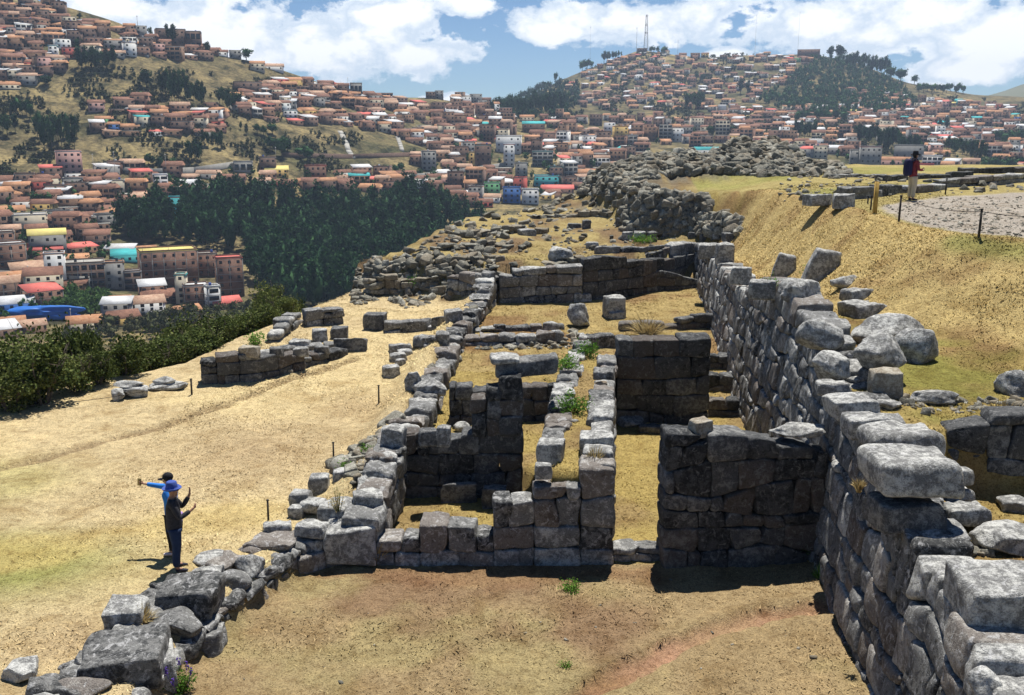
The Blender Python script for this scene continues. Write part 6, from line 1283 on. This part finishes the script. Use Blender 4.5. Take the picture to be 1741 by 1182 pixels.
# districts filled in rows, bigger houses first counted as individual things
DIST = [('on the upper left slope', [(-10, 5), (60, 8), (150, 48), (225, 62), (340, 84), (410, 96), (345, 104), (200, 108), (135, 112), (110, 132), (-10, 168)], (7, 12), (1, 3), .88, .0),
 ('in the hillside rows at left', [(158, 188), (375, 182), (378, 238), (225, 248), (158, 232)], (7, 11), (1, 2), .75, .0),
 ('in the terraced quarter', [(405, 150), (560, 150), (660, 172), (720, 178), (850, 205), (870, 240), (860, 262), (740, 270), (700, 250), (640, 232), (600, 222), (500, 216), (405, 200)], (6.5, 11), (1, 2), .93, .35),
 ('under the road wall at left', [(0, 300), (210, 298), (400, 300), (400, 325), (300, 345), (215, 360), (170, 400), (120, 395), (-10, 400)], (7, 12), (1, 2), .95, .0),
 ('between road wall and wood', [(400, 300), (560, 296), (700, 300), (700, 330), (560, 335), (470, 320), (400, 315)], (7, 12), (1, 2), .95, .0),
 ('in the middle of town', [(720, 300), (700, 275), (870, 250), (1100, 232), (1100, 262), (1050, 290), (1010, 330), (900, 360), (800, 352), (700, 320)], (6, 11), (1, 4), .95, .0),
 ('in the upper town', [(730, 205), (780, 172), (850, 180), (880, 205), (1250, 205), (1450, 240), (1450, 285), (1250, 262), (1100, 240), (860, 250)], (6, 11), (1, 4), .9, .0),
 ('in the lower left town', [(-10, 400), (170, 400), (200, 425), (250, 430), (250, 450), (60, 455), (-10, 500), (-10, 470)], (8, 13), (1, 4), .9, .1),
 ('at the foot of the lower town', [(-10, 556), (70, 552), (120, 560), (230, 545), (240, 575), (-10, 590)], (8, 12), (1, 1), .8, .1),
 ('on the right hillside', [(1440, 160), (1600, 175), (1660, 178), (1741, 190), (1760, 310), (1500, 300), (1440, 250)], (6, 10), (1, 3), .8, .0),
 ('at the foot of the far hill', [(1200, 185), (1440, 190), (1450, 235), (1250, 225)], (7, 12), (1, 2), .75, .0),
 ('around the big blocks of the lower town', [(0, 492), (180, 492), (300, 495), (420, 505), (425, 540), (300, 552), (240, 545), (195, 555), (100, 560), (0, 556)], (8, 13), (1, 3), .8, .15),
 ('on the far hill', [(955, 150), (1040, 108), (1090, 92), (1230, 100), (1370, 96), (1390, 110), (1330, 150), (1290, 190), (1150, 195), (990, 190)], (6, 10), (1, 2), .44, .0)]
tree_boxes = [(c[0], c[1], (c[2] + 2 * c[3]) / 3, c[3] + 2) for c in CL if c[4] > 2 and c[7] != G2] + [(85, 195, 500, 540), (0, 90, 528, 548)]
wp = [('brick', 5), ('brick2', 8), ('adobe', 3.5), ('concrete', 3.2), ('white', 1.7), ('cream', 1.8), ('yellow', .3), ('pink', .7), ('blue', .06), ('teal', .06), ('green', .08), ('redp', .4)]
rp = [('tile', 3.4), ('tile2', 6.5), ('tile3', 2.2), ('tin', 2.4), ('tin_red', .55), ('tin_blue', .12), ('tin_yel', .06), ('slab', 3)]
def pick(rs, tbl): w_ = np.array([b for a, b in tbl]); return tbl[rs.choice(len(tbl), p=w_ / w_.sum())][0]
rs = np.random.RandomState(99); drawn = [(a[0], a[1], a[2], a[3]) for a in BH]
for name, poly, wr, fr, dens_, dy in DIST:
    ysr = [b for a, b in poly]; xs = [a for a, b in poly]; y = max(ysr)
    while y > min(ysr):
        pm = city_at((min(xs) + max(xs)) / 2, y); k = FPX / math.hypot(pm[0], pm[1]); x = min(xs) + rs.uniform(0, 20); 
        while x < max(xs):
            w_ = rs.uniform(*wr); wpx = w_ * k
            if inpoly(x, y, poly) and rs.rand() < dens_ * .97:
                yy = y + rs.uniform(-.25, .25) * 3.0 * k
                fl = int(rs.choice(np.arange(fr[0], fr[1] + 1), p=(lambda q: q / q.sum())(np.array([3, 4, 1.6, .8][:fr[1] - fr[0] + 1])))); hpx = fl * 2.7 * k * (.35 if name.startswith('around') else 1)
                bad = any(a - .35 * wpx < x < b + .35 * wpx and (c + d) / 2 - 2 < yy < d + hpx * .75 for a, b, c, d in drawn) or any(a < x < b and c < yy < d + hpx * .5 for a, b, c, d in tree_boxes)
                if not bad:
                    rm = pick(rs, rp); rk = 'flat' if rm == 'slab' or (fl > 2 and rs.rand() < .6) else ('gable' if rm.startswith('tile') and rs.rand() < .75 else 'shed')
                    add_house(x, yy, w_, rs.uniform(6, 9), fl, pick(rs, wp), rk, rm, dy + rs.uniform(-.45, .45), name, open_=(rs.rand() < .12))
            x += wpx * rs.uniform(.95, 1.25) + 1
        y -= max(3.2, 4.2 * k * rs.uniform(.8, 1.0) * .75)
named = [h for h in HS if h['label']]; auto = sorted([h for h in HS if not h['label']], key=lambda h: -h['size'])
nind = 298 - len(named); ind = auto[:nind]; rest = auto[nind:]
grp = {}
for h in ind:
    dsc = '%s %s house, %s, %s' % (FLW[h['fl']], WC[h['wm']], RC[h['rm']], h['dist']); h['dsc'] = dsc; grp.setdefault(dsc, []).append(h)
for dsc, L in grp.items():
    L.sort(key=lambda h: h['px'])
    for i, h in enumerate(L): h['label'] = dsc if len(L) == 1 else ('%s %s' % (ordw(i, len(L)), dsc))
meshcache = {}
def build_house(h, i):
    rs = np.random.RandomState(4000 + i); tall = h['fl'] >= 3
    nm = 'apartment_block' if tall else {'brick': 'brick_house', 'brick2': 'brick_house', 'adobe': 'adobe_house'}.get(h['wm'], 'painted_house')
    root = empty(nm, h['p'], h['yaw']); tag(root, h['label'], 'building' if tall else 'house', 'houses of the town')
    A = Acc(); walls_acc(h['rk'], h['w'], h['d'], h['h'], A); wl = A.obj('wall', M[h['wm']], root, smooth=False)
    A = Acc(); roof_acc(h['rk'], h['w'], h['d'], h['h'], A, rs); A.obj('roof', M[h['rm']], root, smooth=False)
    big = h['R'] < 470
    for (x, y, z, ry, ww, wh) in win_spots(h['w'], h['d'], h['h'], h['fl'], rs, 6 if big else 4, h['open_']):
        if not big and ry != 0 and rs.rand() < .6: continue
        o = bpy.data.objects.new('window', WIN); COL.objects.link(o); o.parent = root; o.location = (x, y - .0, z); o.rotation_euler = (0, 0, ry); o.scale = (ww, 1, wh)
    if h['R'] < 470 and ((h['wm'] in ('brick', 'brick2') and h['fl'] > 1) or h['open_']):
        A = Acc(); fh = h['h'] / h['fl']; nc = max(2, int(h['w'] / 3.6) + 1)
        for f in range(1, h['fl'] + 1): abox(A, -h['w'] / 2 - .05, h['w'] / 2 + .05, -.05, h['d'] + .05, f * fh - .32, f * fh - .12)
        for c in range(nc): x = -h['w'] / 2 + c / (nc - 1) * (h['w']); abox(A, x - .14, x + .14, -.07, .1, -2, h['h'] - .34)
        A.obj('concrete_frame', M['slab'], root, smooth=False)
    if h['rk'] == 'flat' and h['R'] < 800:
        A = Acc(); t_ = .3
        for (a, b, c, d) in ((-h['w'] / 2, h['w'] / 2, 0, .15), (-h['w'] / 2, h['w'] / 2, h['d'] - .15, h['d']), (-h['w'] / 2, -h['w'] / 2 + .15, .16, h['d'] - .16), (h['w'] / 2 - .15, h['w'] / 2, .16, h['d'] - .16)): abox(A, a, b, c, d, h['h'] + .21, h['h'] + .75)
        A.obj('parapet', M[h['wm']], root, smooth=False)
        if rs.rand() < .6: A = Acc(); x = rs.uniform(-.3, .3) * h['w']; atube(A, (x, h['d'] * .5, h['h'] + .22), (x, h['d'] * .5, h['h'] + 1.5), .55, .5, 10); A.obj('water_tank', M[rs.choice(['glass', 'tin', 'hatblue'])], root)
        if rs.rand() < .6 and h['R'] < 520:
            for x in (-.45, 0, .45):
                A = Acc(); atube(A, (x * h['w'], .08 * h['d'], h['h'] + .2), (x * h['w'] + .05, .08 * h['d'], h['h'] + 1.5), .09, .07, 4); A.obj('column_stub', M['slab'], root)
for i, h in enumerate(sorted(named + ind, key=lambda h: h['px'])): build_house(h, i)
# remaining small houses: one object, one material slot per finish
def multi(name, parts):
    V = []; F = []; mi = []; n = 0; mats = []
    me_all = Acc(); idxs = []
    for mk, A in parts.items():
        if not A.v: continue
        k = len(mats); mats.append(mk); base = me_all.n
        me_all.v += A.v; me_all.f += [f + base for f in A.f]; idxs += [np.full(len(f), k) for f in A.f]; me_all.n += A.n
    me = me_all.mesh(name, False); [me.materials.append(M[k]) for k in mats]; me.polygons.foreach_set('material_index', np.concatenate(idxs)); o = bpy.data.objects.new(name, me); COL.objects.link(o); return o
parts = {}
for i, h in enumerate(rest):
    rs = np.random.RandomState(9000 + i); W_ = Acc(); walls_acc(h['rk'], h['w'], h['d'], h['h'], W_); R_ = Acc(); roof_acc(h['rk'], h['w'], h['d'], h['h'], R_, rs); G_ = Acc()
    for (x, y, z, ry, ww, wh) in win_spots(h['w'], h['d'], h['h'], h['fl'], rs, 3, h['open_']):
        if ry == 0: abox(G_, x - ww / 2, x + ww / 2, -.05, .05, z, z + wh)
    for key, B in ((h['wm'], W_), (h['rm'], R_), ('glass', G_)):
        D = parts.setdefault(key, Acc()); base = D.n
        for v in B.v: D.v.append(rot2(v, h['yaw']) + h['p'])
        D.f += [f + base for f in B.f]; D.n += B.n
o = multi('distant_houses', parts); tag(o, 'mass of small far houses spread over the town and far hill', 'houses', None, 'stuff')
print('HOUSES', len(named), len(ind), len(rest))
# walls along roads, ramps, tarpaulin, masts
def road_wall(pts, h, label, mat='concrete', name='retaining_wall'):
    A = Acc(); q = [city_at(a, b) for a, b in pts]
    for a, b in zip(q[:-1], q[1:]):
        d = np.array([b[0] - a[0], b[1] - a[1], 0]); d /= np.linalg.norm(d); n = np.array([-d[1], d[0], 0]) * .4
        A.add([a + [0, 0, -4], b + [0, 0, -4], b + n + [0, 0, -4], a + n + [0, 0, -4], a + [0, 0, h], b + [0, 0, h], b + n + [0, 0, h], a + n + [0, 0, h]], [(0, 1, 5, 4), (1, 2, 6, 5), (2, 3, 7, 6), (3, 0, 4, 7), (4, 5, 6, 7), (3, 2, 1, 0)])
    o = A.obj(name, M[mat], smooth=False); tag(o, label, 'retaining wall', 'walls along the roads'); return o
road_wall([(140, 300), (210, 297), (260, 298), (330, 293), (400, 287)], 3.2, 'long grey retaining wall along the foot of the left hillside', 'slab'); road_wall([(0, 484), (60, 482), (120, 490), (175, 494)], 4.5, 'grey brown boundary wall in front of the open brown block', 'slab')
road_wall([(600, 312), (680, 305), (760, 297), (860, 284)], 2.5, 'curving pale road wall in mid town', 'slab'); road_wall([(480, 270), (600, 272), (700, 268)], 2.5, 'dark wall under the terraced quarter', 'brick2')
def ramp(pts, w_, label, mat, name='stairway', cat='stairway'):
    A = Acc()
    for (a, b) in zip(pts[:-1], pts[1:]):
        for k in range(6):
            x0, y0 = a[0] + (b[0] - a[0]) * k / 6, a[1] + (b[1] - a[1]) * k / 6; x1, y1 = a[0] + (b[0] - a[0]) * (k + 1) / 6, a[1] + (b[1] - a[1]) * (k + 1) / 6
            p = city_at(x0, y0) + [0, 0, 1.0]; q = city_at(x1, y1) + [0, 0, 1.0]; n = np.array([w_ / 2, 0, 0])
            A.add([p - n, p + n, q + n, q - n, p - n - [0, 0, 2], p + n - [0, 0, 2], q + n - [0, 0, 2], q - n - [0, 0, 2]], [(0, 1, 2, 3), (4, 5, 1, 0), (5, 6, 2, 1), (6, 7, 3, 2), (7, 4, 0, 3)])
    tag(A.obj(name, M[mat], smooth=False), label, cat)
ramp([(578, 228), (600, 272)], 3, 'straight pale stairway down the slope at the terraced quarter', 'slab'); ramp([(676, 238), (684, 262)], 2.5, 'short curved stairway right of the straight pale stairway', 'slab'); ramp([(36, 75), (50, 110), (75, 140)], 3, 'stairway climbing between the upper left houses', 'slab'); ramp([(228, 70), (250, 104)], 3, 'straight stairway on the slope under the ridge blocks', 'slab'); ramp([(265, 198), (282, 240)], 3, 'steep path cutting down the hillside rows', 'tile3')
A = Acc(); rock(A, (0, 0, -1), (16, 4, 2.8), 0, 3, 4, 4, .25); q = city_at(62, 540); o = A.obj('tarpaulin', M['tarp']); o.location = tuple(q); tag(o, 'crumpled bright blue tarpaulin in front of the blue hall', 'tarpaulin')
def mast(px, yt, yb, w_, label, lattice=True, R=None, mat='metal', name='radio_mast'):
    p = city_at(px, yb); R = math.hypot(p[0], p[1]); h = PR(px, yt, R)[2] - p[2]; root = empty(name, p); tag(root, label, 'mast', 'masts on the hills'); A = Acc()
    if lattice:
        for a, b in ((-1, -1), (1, -1), (1, 1), (-1, 1)): atube(A, (a * w_, b * w_, -2), (a * w_ * .35, b * w_ * .35, h), .22, .15, 4)
        n = 14
        for i in range(n):
            z0, z1 = h * i / n, h * (i + 1) / n; k0, k1 = w_ * (1 - .65 * i / n), w_ * (1 - .65 * (i + 1) / n)
            atube(A, (-k0, -k0, z0), (k1, -k1, z1), .12, .12, 4); atube(A, (k0, -k0, z0), (-k1, -k1, z1), .12, .12, 4); atube(A, (-k0, -k0, z0), (k0, -k0, z0), .12, .12, 4)
        A.obj('lattice', M[mat], root); B = Acc()
        for z in (.97, .72, .5):
            for a in range(3): B.add(*(lambda V: (V, BOXF))(BOXV * np.array([.5, .4, 1.6]) + np.array([math.cos(a * 2.1) * 1.4, math.sin(a * 2.1) * 1.4, h * z])))
        B.obj('antenna', M['white'], root, smooth=False)
    else: atube(A, (0, 0, -2), (0, 0, h), w_, w_ * .6, 5); A.obj('pole', M[mat], root); B = Acc(); atube(B, (0, 0, h * .96), (0, 0, h), w_ * 2.2, w_ * 2.2, 5); B.obj('antenna', M['white'], root)
mast(1098, 25, 88, 3.0, 'tall lattice radio mast on the far hill summit'); mast(1082, 47, 90, .28, 'thin pole mast just left of the tall lattice mast', False); mast(1003, 45, 118, .14, 'hair thin mast on the left slope of the far hill', False); mast(1283, 25, 98, .16, 'hair thin mast at the middle of the far ridge', False); mast(1356, 20, 92, .16, 'hair thin mast just left of the summit brick building', False); mast(1152, 68, 96, .2, 'short thin mast right of the summit trees', False)
mast(235, 27, 62, .22, 'mast with a bulky top on the left ridge', False); mast(592, 132, 156, .14, 'thin mast beside the bare concrete frame', False); mast(580, 138, 152, .12, 'short thin mast left of the bare concrete frame', False)
for (x, yt, yb, lab) in [(196, 258, 300, 'street pole before the long retaining wall, left one'), (160, 262, 298, 'street pole at the left end of the long retaining wall'), (283, 262, 300, 'street pole before the long retaining wall, right one'), (470, 250, 290, 'street pole above the yellow olive roofed house'), (122, 525, 560, 'grey pole in front of the bright green shrubs'), (50, 452, 490, 'grey pole beside the reddish brick block')]: mast(x, yt, yb, .12, lab, False, name='street_pole')
# white billboards on the far hillside
for (x0, x1, yt, yb, lab) in [(1221, 1234, 178, 189, 'larger blank white hoarding on the far hillside'), (1240, 1249, 177, 184, 'smaller blank white hoarding on the far hillside')]:
    p = city_at((x0 + x1) / 2, yb + 4); R = math.hypot(p[0], p[1]); wd = (x1 - x0) * R / FPX; z1 = PR(x0, yt, R)[2] - p[2]; z0 = PR(x0, yb, R)[2] - p[2]; root = empty('hoarding', p, fwd_yaw(p)); tag(root, lab, 'hoarding'); A = Acc(); abox(A, -wd / 2, wd / 2, -.2, .2, z0, z1); A.obj('panel', M['white'], root, smooth=False); A = Acc()
    for s in (-.4, .4): atube(A, (s * wd, .3, -2), (s * wd, .3, z1), .2, .2, 5)
    A.obj('support', M['metal'], root)
# ================================================================== air
A = Acc(); abox(A, -3000, 3000, -90, 3200, -98, 178)
hz = A.obj('haze', (lambda m: m)(bpy.data.materials.new('haze_air')), smooth=False); hm_ = hz.data.materials[0]; hm_.use_nodes = True; N = NT(hm_.node_tree)
pv = N.n('ShaderNodeVolumePrincipled'); pv.inputs['Color'].default_value = (.62, .78, 1.0, 1); pv.inputs['Density'].default_value = .00015; pv.inputs['Anisotropy'].default_value = .25
oo_ = N.n('ShaderNodeOutputMaterial'); N.l(pv.outputs[0], oo_.inputs['Volume']); tag(hz, 'thin blue haze over the valley and hills', 'haze', None, 'stuff')
